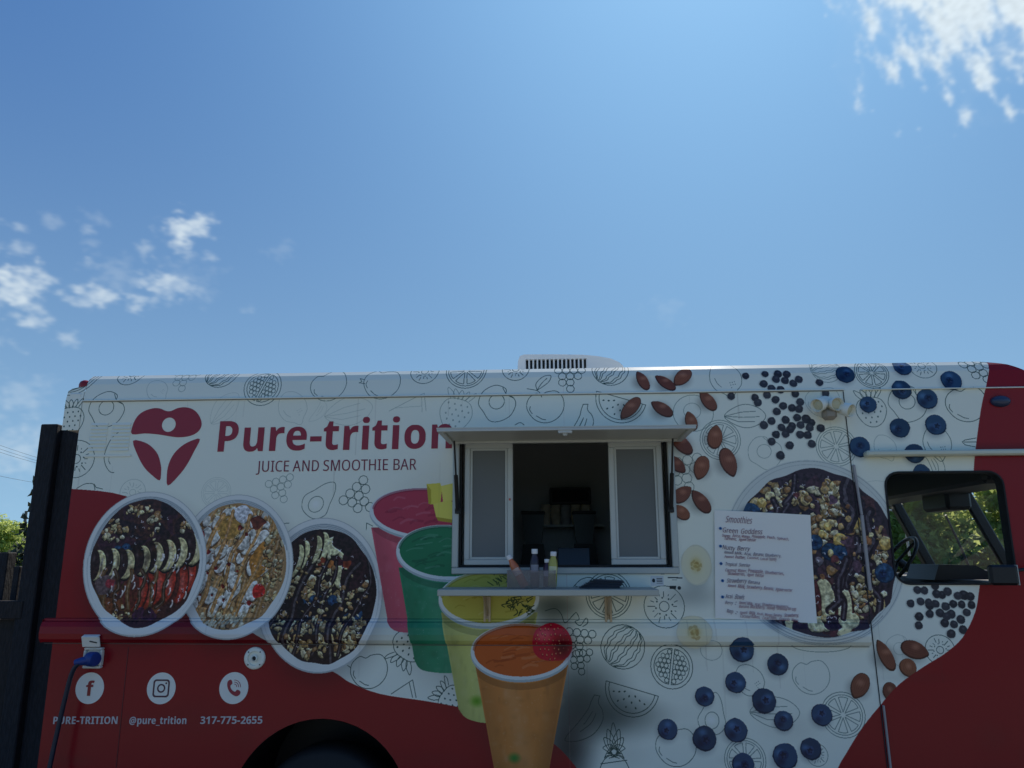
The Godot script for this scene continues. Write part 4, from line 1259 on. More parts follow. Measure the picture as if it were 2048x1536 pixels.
	var far_cab := PackedVector2Array([Vector2(1.72, 1.61), Vector2(2.84, 1.61), Vector2(2.85, 1.65), Vector2(2.655, 2.10), Vector2(2.64, 2.125), Vector2(1.72, 2.125)])
	wall_sheet(st, shape, [far_cab, arch, arch2], [-1.218, 2.215, 2.72], -2.2, Vector3.FORWARD)
	for b in [[2.612, -2.2, 2.7745, -2.13]]:
		quad(st, Vector3(-2.70, 2.7745, -2.2), Vector3(2.3, 2.7745, -2.2), Vector3(2.3, 2.7745, -2.13), Vector3(-2.7, 2.7745, -2.13), Vector3.UP)
	build(st, "far_side_panel", M.white, t)
	st = begin()
	box(st, Vector3(-2.685, 1.56, -1.1), Vector3(0.025, 2.26, 2.04))
	build(st, "rear_wall", M.red, t)
	st = begin()
	# front shell below and above the windscreen
	var low := spline(V([3120, 420, 3130, 900, 3090, 1330, 2930, 1560, 2900, 1620]), false, 3)
	for i in low.size() - 1:
		quad(st, Vector3(low[i].x, low[i].y, 0), Vector3(low[i + 1].x, low[i + 1].y, 0), Vector3(low[i + 1].x, low[i + 1].y, -2.2), Vector3(low[i].x, low[i].y, -2.2), Vector3(1, 0.2, 0))
	build(st, "front_shell", M.red, t)
	# ---- windscreen with its pillars
	var ws := begin()
	var wa := Vector2(2.668, 2.15)
	var wb := Vector2(2.90, 1.62)
	box(ws, Vector3(wb.x - 0.005, wb.y + 0.008, -1.1), Vector3(0.05, 0.03, 2.0), 0.006)
	var screen := build(ws, "windscreen", M.black, t)
	for z in [[-2.17, 0.075], [-1.1, 0.035], [-0.03, 0.075]]:
		var d: Vector2 = (wb - wa).normalized()
		ws = begin()
		box(ws, Vector3((wa.x + wb.x) / 2, (wa.y + wb.y) / 2, z[0]), Vector3(0.07, (wb - wa).length(), z[1]), 0.01, Basis(Vector3.BACK, d.angle() + PI / 2))
		build(ws, "pillar", M.black, screen)
	ws = begin()
	quad(ws, Vector3(wa.x, wa.y, -2.13), Vector3(wb.x, wb.y, -2.13), Vector3(wb.x, wb.y, -0.07), Vector3(wa.x, wa.y, -0.07), Vector3.RIGHT)
	build(ws, "pane", glass(Color(0.1, 0.2, 0.18), 0.03), screen)
	for z in [-1.62, -0.7]:
		ws = begin()
		tube(ws, [Vector3(2.76, 2.02, z + 0.05), Vector3(2.86, 1.80, z), Vector3(2.93, 1.64, z - 0.05)], [0.007, 0.009, 0.011], 6)
		build(ws, "wiper", M.black, screen)
	# ---- inner lining, floor, ceiling, partition
	st = begin()
	var lining := PackedVector2Array([Vector2(-2.66, 0.78), Vector2(2.88, 0.78), Vector2(2.86, 1.58), Vector2(2.64, 2.16), Vector2(2.58, 2.55), Vector2(2.45, 2.66), Vector2(-2.66, 2.66)])
	wall_sheet(st, lining, [win, cab, arch, arch2], cuts, -0.055, Vector3.FORWARD)
	build(st, "lining", M.inside, t)
	st = begin()
	wall_sheet(st, lining, [far_cab, arch, arch2], [-1.218, 2.215, 2.72], -2.15, Vector3.BACK)
	build(st, "lining", M.inside, t)
	st = begin()
	box(st, Vector3(0.1, 2.66, -1.1), Vector3(5.0, 0.03, 2.08))
	build(st, "ceiling", M.white, t)
	st = begin()
	box(st, Vector3(0.1, 0.77, -1.40), Vector3(5.5, 0.04, 1.5))
	box(st, Vector3(0.78, 0.77, -0.355), Vector3(2.9, 0.04, 0.59))
	box(st, Vector3(-2.19, 0.77, -0.355), Vector3(0.92, 0.04, 0.59))
	build(st, "floor", M.dark, t)
	st = begin()
	box(st, Vector3(1.50, 1.72, -1.10), Vector3(0.03, 1.84, 2.08))
	build(st, "partition", M.inside, t)
	# ---- reveals of the cab window
	st = begin()
	var cab_in := rounded(cab_c, cab_h - Vector2(0.009, 0.009), 0.068)
	for i in cab.size():
		var j := (i + 1) % cab.size()
		var a := cab[i]
		var b := cab[j]
		var a2 := cab_in[i]
		var b2 := cab_in[j]
		quad(st, Vector3(a.x, a.y, 0.006), Vector3(b.x, b.y, 0.006), Vector3(b2.x, b2.y, 0.006), Vector3(a2.x, a2.y, 0.006), Vector3.BACK)
		quad(st, Vector3(a2.x, a2.y, 0.006), Vector3(b2.x, b2.y, 0.006), Vector3(b2.x, b2.y, -0.06), Vector3(a2.x, a2.y, -0.06), Vector3(cab_c.x - a2.x, cab_c.y - a2.y, 0))
		quad(st, Vector3(a.x, a.y, 0.006), Vector3(b.x, b.y, 0.006), Vector3(b.x, b.y, 0.0), Vector3(a.x, a.y, 0.0), Vector3(a.x - cab_c.x, a.y - cab_c.y, 0))
	var cw := build(st, "cab_window", M.rubber, t)
	st = begin()
	var pane := cab_in
	var ids := Geometry2D.triangulate_polygon(pane)
	for i in range(0, ids.size(), 3):
		tri(st, Vector3(pane[ids[i]].x, pane[ids[i]].y, -0.012), Vector3(pane[ids[i + 1]].x, pane[ids[i + 1]].y, -0.012), Vector3(pane[ids[i + 2]].x, pane[ids[i + 2]].y, -0.012), Vector3.BACK)
	var near_glass := glass(Color(0.05, 0.13, 0.13), 0.05)
	near_glass.metallic_specular = 0.12
	build(st, "pane", near_glass, cw)
	st = begin()
	for i in far_cab.size():
		var a := far_cab[i]
		var b := far_cab[(i + 1) % far_cab.size()]
		quad(st, Vector3(a.x, a.y, -2.148), Vector3(b.x, b.y, -2.148), Vector3(b.x, b.y, -2.202), Vector3(a.x, a.y, -2.202), Vector3(2.2 - a.x, 1.87 - a.y, 0))
	build(st, "far_window_frame", M.black, t)
	# ---- cab fittings seen through the glass
	st = begin()
	box(st, Vector3(2.62, 1.545, -1.1), Vector3(0.42, 0.10, 2.06), 0.03)
	build(st, "dashboard", M.grey, t)
	st = begin()
	prism(st, PackedVector2Array([Vector2(2.34, 1.59), Vector2(2.76, 1.59), Vector2(2.60, 1.68), Vector2(2.38, 1.685)]), -1.35, -0.95)
	build(st, "instrument_binnacle", M.black, t)
	st = begin()
	var wheel_c := Vector3(2.44, 1.70, -1.68)
	var wb_ := Basis(Vector3.BACK, 0.95)
	var ring := []
	for i in 29:
		ring.append(wheel_c + wb_ * Vector3(cos(TAU * i / 28) * 0.2, 0, sin(TAU * i / 28) * 0.2))
	tube(st, ring, [0.014], 8, false)
	for i in 3:
		tube(st, [wheel_c, wheel_c + wb_ * Vector3(cos(TAU * i / 3 + 0.5) * 0.2, 0, sin(TAU * i / 3 + 0.5) * 0.2)], [0.012], 6)
	tube(st, [wheel_c, wheel_c + wb_ * Vector3(0, -0.4, 0)], [0.03], 8)
	build(st, "steering_wheel", M.black, t)
	st = begin()
	box(st, Vector3(2.44, 2.2, -1.1), Vector3(0.30, 0.16, 1.9), 0.02)
	box(st, Vector3(2.52, 2.08, -1.05), Vector3(0.16, 0.12, 0.34), 0.02)
	build(st, "overhead_console", M.black, t)
	st = begin()
	box(st, Vector3(2.35, 2.36, -1.1), Vector3(0.44, 0.16, 2.05), 0.02)
	build(st, "headliner", M.dark, t)
	# outside mirrors
	for z in [0.17, -2.42]:
		st = begin()
		var s := 1.0 if z > 0 else -1.0
		if s > 0:
			var mc := Vector3(2.174, 1.648, 0.120)
			tube(st, [Vector3(2.72, 1.75, 0.0), Vector3(2.5, 1.70, 0.10), mc + Vector3(0.05, 0.02, 0)], [0.009], 6)
			var o := build(st, "mirror_arm", M.black, t)
			st = begin()
			box(st, mc, Vector3(0.125, 0.098, 0.05), 0.012, Basis(Vector3.UP, -0.2))
			build(st, "mirror", M.black, o)
			st = begin()
			box(st, mc + Vector3(0.064, 0.0, 0.0), Vector3(0.006, 0.098, 0.054), 0.002, Basis(Vector3.UP, -0.2))
			build(st, "mirror_edge", M.alu, o)
		else:
			tube(st, [Vector3(2.62, 2.08, -2.2), Vector3(2.66, 2.10, -2.34), Vector3(2.845, 2.095, -2.420), Vector3(2.844, 1.942, -2.420), Vector3(2.848, 1.734, -2.420)], [0.010], 6)
			build(st, "mirror_arm", M.alu, t)
	# ---- serving window: outer frame, jambs, sliding screens
	st = begin()
	frame(st, win_c, win_h + Vector2(0.016, 0.016), 0.034, -0.056, 0.012)
	var sw := build(st, "serving_window", M.alu, t)
	st = begin()
	frame(st, win_c, win_h - Vector2(0.0185, 0.0185), 0.012, -0.05, -0.012, 0.001)
	build(st, "gasket", M.rubber, sw)
	var mesh_m := mat(Color8(108, 112, 112), 0.65)
	for s in [[-0.5045, -0.2415, "left"], [0.2765, 0.5625, "right"]]:
		var c := Vector2((s[0] + s[1]) / 2, win_c.y - 0.002)
		var h := Vector2((s[1] - s[0]) / 2, win_h.y - 0.031)
		st = begin()
		frame(st, c, h, 0.030, -0.046, -0.020, 0.004)
		frame(st, c, h - Vector2(0.0305, 0.0305), 0.012, -0.043, -0.027, 0.002)
		var sc := build(st, "sliding_screen", M.trim, sw)
		st = begin()
		box(st, Vector3(c.x, c.y, -0.036), Vector3(h.x * 2 - 0.062, h.y * 2 - 0.062, 0.004))
		build(st, "screen_mesh", mesh_m, sc)
	st = begin()
	box(st, Vector3(-0.258, 2.042, -0.018), Vector3(0.008, 0.012, 0.006), 0.001)
	build(st, "catch", mat(Color8(190, 60, 50), 0.5), sw)
	# ---- raised hatch above the window with its gas struts and latch
	st = begin()
	var fx0 := -0.587
	var fx1 := 0.668
	var fz := 0.46
	prism(st, PackedVector2Array([Vector2(fx0, 2.351), Vector2(fx1, 2.351), Vector2(fx1, 2.357), Vector2(fx0, 2.357)]), 0.0, fz)
	# turned so that its front edge drops a little
	var hatch := build(st, "hatch", mat(Color8(196, 196, 184), 0.4), t)
	hatch.transform = Transform3D(Basis(Vector3.RIGHT, 0.0), Vector3(0, 0.0, 0.0))
	st = begin()
	frame2(st, fx0, fx1, 0.02, fz)
	build(st, "hatch_frame", M.trim, hatch)
	st = begin()
	box(st, Vector3(0.04, 2.335, fz - 0.03), Vector3(0.07, 0.022, 0.05), 0.004)
	box(st, Vector3(0.04, 2.322, fz - 0.03), Vector3(0.022, 0.016, 0.03), 0.004)
	build(st, "latch", M.trim, hatch)
	st = begin()
	box(st, Vector3(0.029, 2.405, 0.012), Vector3(1.25, 0.028, 0.022), 0.004)
	build(st, "hinge", M.trim, hatch)
	for s in [-1.0, 1.0]:
		st = begin()
		var x: float = 0.029 + s * 0.563
		tube(st, [Vector3(x, 2.33, 0.20), Vector3(x, 2.16, 0.115)], [0.005], 8)
		tube(st, [Vector3(x, 2.16, 0.115), Vector3(x, 1.985, 0.03)], [0.011], 10)
		box(st, Vector3(x, 1.98, 0.02), Vector3(0.03, 0.03, 0.02), 0.003)
		build(st, "gas_strut", M.black, hatch)
	# ---- serving shelf on two slotted brackets
	st = begin()
	box(st, Vector3(-0.058, 1.5715, 0.15), Vector3(1.07, 0.031, 0.298), 0.003)
	var shelf := build(st, "shelf", mat(Color8(176, 178, 168), 0.42, 0.1), t)
	for x in [Vector2(-0.375, 1.521).x, Vector2(0.250, 1.497).x]:
		st = begin()
		for s in [-1.0, 1.0]:
			box(st, Vector3(x + s * 0.0125, 1.476, 0.008), Vector3(0.011, 0.125, 0.016), 0.001)
		box(st, Vector3(x, 1.476, 0.002), Vector3(0.013, 0.125, 0.003))
		tube(st, [Vector3(x, 1.45, 0.012), Vector3(x, 1.55, 0.19)], [0.007], 6)
		for k in 3:
			tube(st, [Vector3(x, 1.43 + 0.045 * k, 0.0), Vector3(x, 1.43 + 0.045 * k, 0.008)], [0.005], 8)
		build(st, "bracket", M.brass, shelf)
	# ---- air vent with angled slats
	st = begin()
	var va := Vector2(-2.650, 2.498)
	var vb := Vector2(-2.378, 2.310)
	var vc := (va + vb) / 2
	box(st, Vector3(vc.x, vb.y - 0.012, 0.003), Vector3(vb.x - va.x, 0.012, 0.006), 0.001)
	var vent := build(st, "vent", M.white, t)
	var slat_m := mat(Color8(236, 238, 224), 0.4)
	for side in 2:
		for i in 8:
			st = begin()
			var y := lerpf(va.y - 0.022, vb.y + 0.022, i / 7.0)
			var x0 := va.x + 0.02 if side == 0 else vc.x + 0.008
			var x1 := vc.x - 0.018 if side == 0 else vb.x - 0.02
			for q in [[Vector2(0.0005, y - 0.004), Vector2(0.008, y - 0.006), Vector2(0.0005, y + 0.009)]]:
				quad(st, Vector3(x0, q[0].y, q[0].x), Vector3(x1, q[0].y, q[0].x), Vector3(x1, q[1].y, q[1].x), Vector3(x0, q[1].y, q[1].x), Vector3.DOWN)
				quad(st, Vector3(x0, q[1].y, q[1].x), Vector3(x1, q[1].y, q[1].x), Vector3(x1, q[2].y, q[2].x), Vector3(x0, q[2].y, q[2].x), Vector3.BACK)
				tri(st, Vector3(x0, q[0].y, q[0].x), Vector3(x0, q[1].y, q[1].x), Vector3(x0, q[2].y, q[2].x), Vector3.LEFT)
				tri(st, Vector3(x1, q[0].y, q[0].x), Vector3(x1, q[1].y, q[1].x), Vector3(x1, q[2].y, q[2].x), Vector3.RIGHT)
			build(st, "slat", slat_m, vent)
	# ---- marker lamps
	st = begin()
	lathe(st, [[0.034, 0.0], [0.034, 0.02], [0.028, 0.036], [0.014, 0.045], [0.0, 0.047]], Basis.IDENTITY, Vector3(-2.728, 2.700, -0.05), 16)
	build(st, "marker_lamp", mat(Color8(140, 26, 28), 0.25), t, true)
	st = begin()
	var mp := Vector2(2.348, 2.537)
	for k in 1:
		lathe(st, [[0.05, 0.0], [0.05, 0.01], [0.044, 0.022], [0.026, 0.032], [0.0, 0.035]], Basis(Vector3(1, 0, 0), Vector3(0, 0, 1), Vector3(0, -0.62, 0)), Vector3(mp.x, mp.y, 0.0), 20)
	build(st, "marker_lamp", mat(Color8(44, 58, 84), 0.3), t, true)
	# ---- cab door: track above and weather strip at its rear edge
	st = begin()
	var ta := Vector2(1.621, 2.257)
	box(st, Vector3(ta.x + 0.42, 2.262, 0.030), Vector3(0.86, 0.030, 0.06), 0.008)
	build(st, "door_track", mat(Color8(206, 208, 188), 0.4), t)
	st = begin()
	for q in [[Vector2(1.544, 2.604), Vector2(1.547, 2.208)], [Vector2(1.547, 2.208), Vector2(1.564, 1.569)], [Vector2(1.564, 1.569), Vector2(1.575, 0.739)]]:
		var a: Vector2 = q[0]
		var b: Vector2 = q[1]
		quad(st, Vector3(a.x - 0.005, a.y, 0.003), Vector3(a.x, a.y, 0.003), Vector3(b.x, b.y, 0.003), Vector3(b.x - 0.005, b.y, 0.003), Vector3.BACK)
	build(st, "door_gap", M.dark, t)
	st = begin()
	var strip_m := mat(Color8(160, 156, 156), 0.4)
	for q in [[Vector2(1.547, 2.208), Vector2(1.562, 1.948), 0.012], [Vector2(1.562, 1.948), Vector2(1.566, 1.569), 0.016], [Vector2(1.573, 1.025), Vector2(1.577, 0.686), 0.009]]:
		var a: Vector2 = q[0]
		var b: Vector2 = q[1]
		var d: Vector2 = (b - a).normalized()
		st = begin()
		box(st, Vector3((a.x + b.x) / 2 + 0.008, (a.y + b.y) / 2, 0.009), Vector3(q[2], (b - a).length(), 0.016), 0.003, Basis(Vector3.BACK, d.angle() + PI / 2))
		build(st, "weather_strip", strip_m, t)
	# ---- flood lamp with two heads and a motion sensor
	var fl := Vector2(1.426, 2.518)
	st = begin()
	lathe(st, [[0.06, 0.0], [0.06, 0.02], [0.05, 0.032], [0.0, 0.034]], Basis(Vector3(1, 0, 0), Vector3(0, 0, 1), Vector3(0, -1, 0)), Vector3(fl.x + 0.01, fl.y, 0.0), 20)
	tube(st, [Vector3(fl.x, fl.y - 0.01, 0.03), Vector3(fl.x - 0.05, fl.y - 0.005, 0.07)], [0.02, 0.018], 8)
	tube(st, [Vector3(fl.x + 0.03, fl.y, 0.03), Vector3(fl.x + 0.05, fl.y + 0.01, 0.08)], [0.02, 0.018], 8)
	var flood := build(st, "flood_lamp", M.white, t, true)
	for q in [[Vector2(1.364, 2.511), Vector3(-0.65, -0.25, 0.6)], [Vector2(1.470, 2.517), Vector3(0.15, -0.15, 1)], [Vector2(1.535, 2.481), Vector3(0.55, -0.35, 0.75)]]:
		var d: Vector3 = q[1].normalized()
		var x := d.cross(Vector3.UP).normalized()
		var b := Basis(x, d, x.cross(d))
		var p := Vector3(q[0].x, q[0].y, 0.10)
		st = begin()
		lathe(st, [[0.0, -0.085], [0.026, -0.08], [0.034, -0.045], [0.037, 0.0], [0.034, 0.004], [0.031, -0.004], [0.028, -0.016]], b, p, 18)
		var head := build(st, "lamp_head", M.white, flood, true)
		st = begin()
		lathe(st, [[0.028, -0.016], [0.018, -0.010], [0.0, -0.008]], b, p, 18)
		build(st, "lens", mat(Color8(196, 190, 160), 0.25), head, true)
	st = begin()
	box(st, Vector3(fl.x + 0.012, fl.y - 0.05, 0.055), Vector3(0.07, 0.055, 0.06), 0.016)
	build(st, "motion_sensor", mat(Color8(150, 140, 126), 0.5), flood)
	# ---- round water inlet
	var wi := Vector2(-1.592, 1.228)
	var face := Basis(Vector3(1, 0, 0), Vector3(0, 0, 1), Vector3(0, -1, 0))
	st = begin()
	lathe(st, [[0.056, 0.0], [0.056, 0.008], [0.05, 0.013], [0.036, 0.013], [0.034, 0.004], [0.017, 0.004]], face, Vector3(wi.x, wi.y, 0.0), 28)
	lathe(st, [[0.017, 0.004], [0.017, 0.018], [0.012, 0.02], [0.011, 0.006], [0.0, 0.006]], face, Vector3(wi.x, wi.y, 0.0), 20)
	var inlet := build(st, "water_inlet", M.white, t, true)
	for k in 4:
		st = begin()
		lathe(st, [[0.004, 0.0], [0.004, 0.002], [0.0, 0.003]], face, Vector3(wi.x, wi.y, 0.013) + Vector3(cos(k * PI / 2 + 0.8), sin(k * PI / 2 + 0.8), 0) * 0.044, 8)
		build(st, "screw", M.grey, inlet)
	st = begin()
	lathe(st, [[0.0112, 0.0], [0.0, 0.001]], face, Vector3(wi.x, wi.y, 0.0068), 12)
	build(st, "hole", M.dark, inlet)
	# ---- power inlet with its lid up
	var pi_ := Vector2(-2.457, 1.227)
	st = begin()
	frame(st, pi_, Vector2(0.05, 0.052), 0.012, 0.0, 0.03, 0.005)
	box(st, Vector3(pi_.x, pi_.y, 0.004), Vector3(0.074, 0.078, 0.006))
	var inlet2 := build(st, "power_inlet", M.vinyl_white, t)
	st = begin()
	var lid := Basis(Vector3.RIGHT, 0.35)
	box(st, Vector3(pi_.x - 0.005, pi_.y + 0.083, 0.045), Vector3(0.098, 0.058, 0.012), 0.005, lid)
	box(st, Vector3(pi_.x - 0.005, pi_.y + 0.112, 0.05), Vector3(0.09, 0.008, 0.03), 0.003, lid)
	var lid_o := build(st, "lid", M.vinyl_white, inlet2)
	st = begin()
	box(st, Vector3(pi_.x + 0.012, pi_.y + 0.083, 0.053), Vector3(0.04, 0.006, 0.004), 0.001, lid * Basis(Vector3.BACK, -0.2))
	build(st, "clip", M.dark, lid_o)
	# ---- crest: a heart made from a head, shoulders and two leaves
	st = begin()
	var crest := spline(V([-2387, 2419, -2389, 2466, -2369, 2517, -2334, 2548, -2283, 2565, -2240, 2564, -2202, 2549, -2172, 2549, -2138, 2564, -2093, 2569, -2047, 2556, -2013, 2526, -1991, 2482, -1994, 2446, -2020, 2418, -2063, 2402, -2120, 2398, -2173, 2405, -2240, 2416, -2314, 2422]), true, 3)
	var eye := ell(Vector2(-2.179, 2.470), 0.040, 0.041)
	var mid := Vector2(-2.179, 2.470).x
	for half in [[-9.0, mid], [mid, 9.0]]:
		for q in Geometry2D.intersect_polygons(crest, PackedVector2Array([Vector2(half[0], 0), Vector2(half[1], 0), Vector2(half[1], 4), Vector2(half[0], 4)])):
			for q2 in Geometry2D.clip_polygons(q, eye):
				prism(st, q2, 0.0003, 0.0014)
	for leaf in [V([-2377, 2381, -2308, 2371, -2261, 2342, -2224, 2300, -2202, 2242, -2197, 2207, -2200, 2158, -2245, 2186, -2293, 2228, -2337, 2292]), V([-1992, 2387, -2046, 2375, -2094, 2347, -2134, 2304, -2157, 2249, -2162, 2192, -2151, 2129, -2100, 2177, -2055, 2240, -2019, 2318])]:
		prism(st, spline(leaf, true, 3), 0.0003, 0.0014)
	build(st, "emblem", M.crimson, t)
	# ---- words
	lettering("Pure-trition", true, Vector2(-1.886, 2.314), Vector2(-0.573, 2.319), 0.173, M.crimson, t, 0.0006, 0.02)
	lettering("JUICE AND SMOOTHIE BAR", false, Vector2(-1.658, 2.200), Vector2(-0.767, 2.204), 0.060, mat(Color8(126, 30, 58), 0.4), t)
	var note := mat(Color8(196, 190, 190), 0.5)
	lettering("PURE-TRITION", true, Vector2(-2.643, 0.897), Vector2(-2.298, 0.901), 0.036, note, t)
	lettering("@pure_trition", true, Vector2(-2.234, 0.901), Vector2(-1.931, 0.904), 0.035, note, t)
	lettering("317-775-2655", true, Vector2(-1.857, 0.905), Vector2(-1.531, 0.909), 0.036, note, t)
	# ---- three round badges
	var centres := [Vector2(-2.467, 1.074), Vector2(-2.081, 1.076), Vector2(-1.694, 1.080)]
	for i in 3:
		var c: Vector2 = centres[i]
		st = begin()
		prism(st, ell(c, 0.077, 0.078, 0, 0, TAU, 36), 0.0003, 0.0012)
		var badge := build(st, "round_badge", M.vinyl_white, t)
		if i == 0:
			lettering("f", true, c + Vector2(-0.020, -0.038), c + Vector2(0.024, -0.038), 0.072, M.red, badge, 0.0015, 0.0, 0.001, "mark")
		elif i == 1:
			st = begin()
			ring_shape(st, rounded(c, Vector2(0.044, 0.044), 0.016), rounded(c, Vector2(0.036, 0.036), 0.011), 0.0015, 0.0024)
			ring_shape(st, ell(c, 0.022, 0.022, 0, 0, TAU, 24), ell(c, 0.0145, 0.0145, 0, 0, TAU, 24), 0.0015, 0.0024)
			prism(st, ell(c + Vector2(0.025, 0.025), 0.005, 0.005, 0, 0, TAU, 10), 0.0015, 0.0024)
			build(st, "mark", mat(Color8(74, 30, 52), 0.4), badge)
		else:
			st = begin()
			var hand := spline(PackedVector2Array([Vector2(-0.031, 0.036), Vector2(-0.016, 0.040), Vector2(-0.009, 0.022), Vector2(-0.019, 0.010), Vector2(-0.010, -0.008), Vector2(0.008, -0.018), Vector2(0.019, -0.008), Vector2(0.036, -0.016), Vector2(0.034, -0.031), Vector2(0.016, -0.040), Vector2(-0.012, -0.027), Vector2(-0.030, -0.004), Vector2(-0.036, 0.020)]), true, 4)
			for j in hand.size():
				hand[j] += c
			prism(st, hand, 0.0015, 0.0024)
			for k in 3:
				var r := 0.012 + 0.010 * k
				var o := c + Vector2(0.002, 0.006)
				ring_arc(st, o, r, 0.0028, -0.05, PI / 2 + 0.05, 0.0015, 0.0024)
			build(st, "mark", M.crimson, badge)
	# ---- wheels, arch linings, chassis
	for q in [[-1.218, 0.47, 0.464], [2.72, 0.45, 0.418]]:
		st = begin()
		var n := 30
		for i in n:
			var a := PI * i / n - 0.1
			var b := PI * (i + 1) / n - 0.1
			for zz in [[0.002, -0.62]]:
				quad(st, Vector3(q[0] + cos(a) * q[2], q[1] + sin(a) * q[2], zz[0]), Vector3(q[0] + cos(b) * q[2], q[1] + sin(b) * q[2], zz[0]), Vector3(q[0] + cos(b) * q[2], q[1] + sin(b) * q[2], zz[1]), Vector3(q[0] + cos(a) * q[2], q[1] + sin(a) * q[2], zz[1]), Vector3(-cos(a), -sin(a), 0))
		box(st, Vector3(q[0], 0.6, -0.63), Vector3(0.98, 0.8, 0.02))
		build(st, "wheel_arch", M.black, t)
		for z in [-0.19, -1.95]:
			st = begin()
			var s := 1.0 if z > -1 else -1.0
			var fb := Basis(Vector3(1, 0, 0), Vector3(0, 0, s), Vector3(0, -s, 0))
			lathe(st, [[0.23, -0.13], [0.36, -0.13], [0.385, -0.10], [0.39, 0.0], [0.385, 0.09], [0.36, 0.12], [0.24, 0.12], [0.225, 0.10]], fb, Vector3(q[0], 0.39, z), 36)
			var tyre := build(st, "wheel", M.rubber, t, true)
			st = begin()
			lathe(st, [[0.225, 0.10], [0.20, 0.06], [0.12, 0.02], [0.10, 0.07], [0.0, 0.08]], fb, Vector3(q[0], 0.39, z), 30)
			build(st, "rim", M.steel, tyre, true)
	st = begin()
	box(st, Vector3(0.1, 0.56, -1.1), Vector3(5.4, 0.16, 0.9))
	box(st, Vector3(-2.72, 0.55, -1.1), Vector3(0.12, 0.14, 2.0), 0.02)
	build(st, "chassis", M.black, t)
	# ---- rooftop air conditioner: shroud, grille recess and its fins
	var ac := PackedVector2Array()
	for p in [Vector3(-0.255, 2.869, -0.750), Vector3(-0.248, 2.998, -0.750), Vector3(-0.235, 3.032, -0.750), Vector3(-0.208, 3.042, -0.750), Vector3(-0.004, 3.039, -0.750), Vector3(0.177, 3.033, -0.750), Vector3(0.274, 3.022, -0.750), Vector3(0.362, 3.004, -0.750), Vector3(0.413, 2.979, -0.750), Vector3(0.438, 2.955, -0.750), Vector3(0.450, 2.925, -0.750), Vector3(0.454, 2.858, -0.750)]:
		ac.append(Vector2(p.x, p.y))
	var s0 := Vector3(-0.202, 2.945, -0.750)
	var s1 := Vector3(0.205, 3.008, -0.750)
	st = begin()
	var ac_hole := PackedVector2Array([Vector2(s0.x, s0.y - 0.03), Vector2(s1.x, s0.y - 0.03), Vector2(s1.x, s1.y), Vector2(s0.x, s1.y)])
	prism(st, ac, -1.75, -0.79)
	for half in [[-5.0, (s0.x + s1.x) / 2], [(s0.x + s1.x) / 2, 5.0]]:
		for q in Geometry2D.intersect_polygons(ac, PackedVector2Array([Vector2(half[0], 0), Vector2(half[1], 0), Vector2(half[1], 5), Vector2(half[0], 5)])):
			for q2 in Geometry2D.clip_polygons(q, ac_hole):
				prism(st, q2, -0.7898, -0.75)
	var unit := build(st, "air_conditioner", mat(Color8(226, 228, 228), 0.45), t)
	st = begin()
	box(st, Vector3((s0.x + s1.x) / 2, (s0.y + s1.y) / 2 - 0.015, -0.787), Vector3(s1.x - s0.x, s1.y - s0.y + 0.03, 0.005))
	build(st, "grille_recess", M.black, unit)
	for i in 16:
		st = begin()
		box(st, Vector3(lerpf(s0.x, s1.x, i / 15.0), (s0.y + s1.y) / 2 - 0.015, -0.768), Vector3(0.0105, s1.y - s0.y + 0.03, 0.032), 0.002)
		build(st, "fin", mat(Color8(222, 224, 224), 0.5), unit)

func frame2(st: SurfaceTool, x0: float, x1: float, z0: float, z1: float) -> void:
	# the lip round the underside of the hatch
	var w := 0.028
	box(st, Vector3((x0 + x1) / 2, 2.3445, z1 - w / 2), Vector3(x1 - x0 - 0.004, 0.013, w), 0.002)
	box(st, Vector3((x0 + x1) / 2, 2.3445, z0 + w / 2), Vector3(x1 - x0 - 0.004, 0.013, w), 0.002)
	for x in [x0 + w / 2 + 0.002, x1 - w / 2 - 0.002]:
		box(st, Vector3(x, 2.3445, (z0 + z1) / 2), Vector3(w, 0.013, z1 - z0 - 2 * w), 0.002)

func ring_shape(st: SurfaceTool, outer: PackedVector2Array, inner: PackedVector2Array, z0: float, z1: float) -> void:
	var n := outer.size()
	for i in n:
		prism(st, PackedVector2Array([outer[i], outer[(i + 1) % n], inner[(i + 1) % n], inner[i]]), z0, z1)

func ring_arc(st: SurfaceTool, c: Vector2, r: float, w: float, a: float, b: float, z0: float, z1: float) -> void:
	for i in 10:
		var t := lerpf(a, b, i / 10.0)
		var u := lerpf(a, b, (i + 1) / 10.0)
		prism(st, PackedVector2Array([c + Vector2.from_angle(t) * r, c + Vector2.from_angle(t) * (r + w), c + Vector2.from_angle(u) * (r + w), c + Vector2.from_angle(u) * r]), z0, z1)

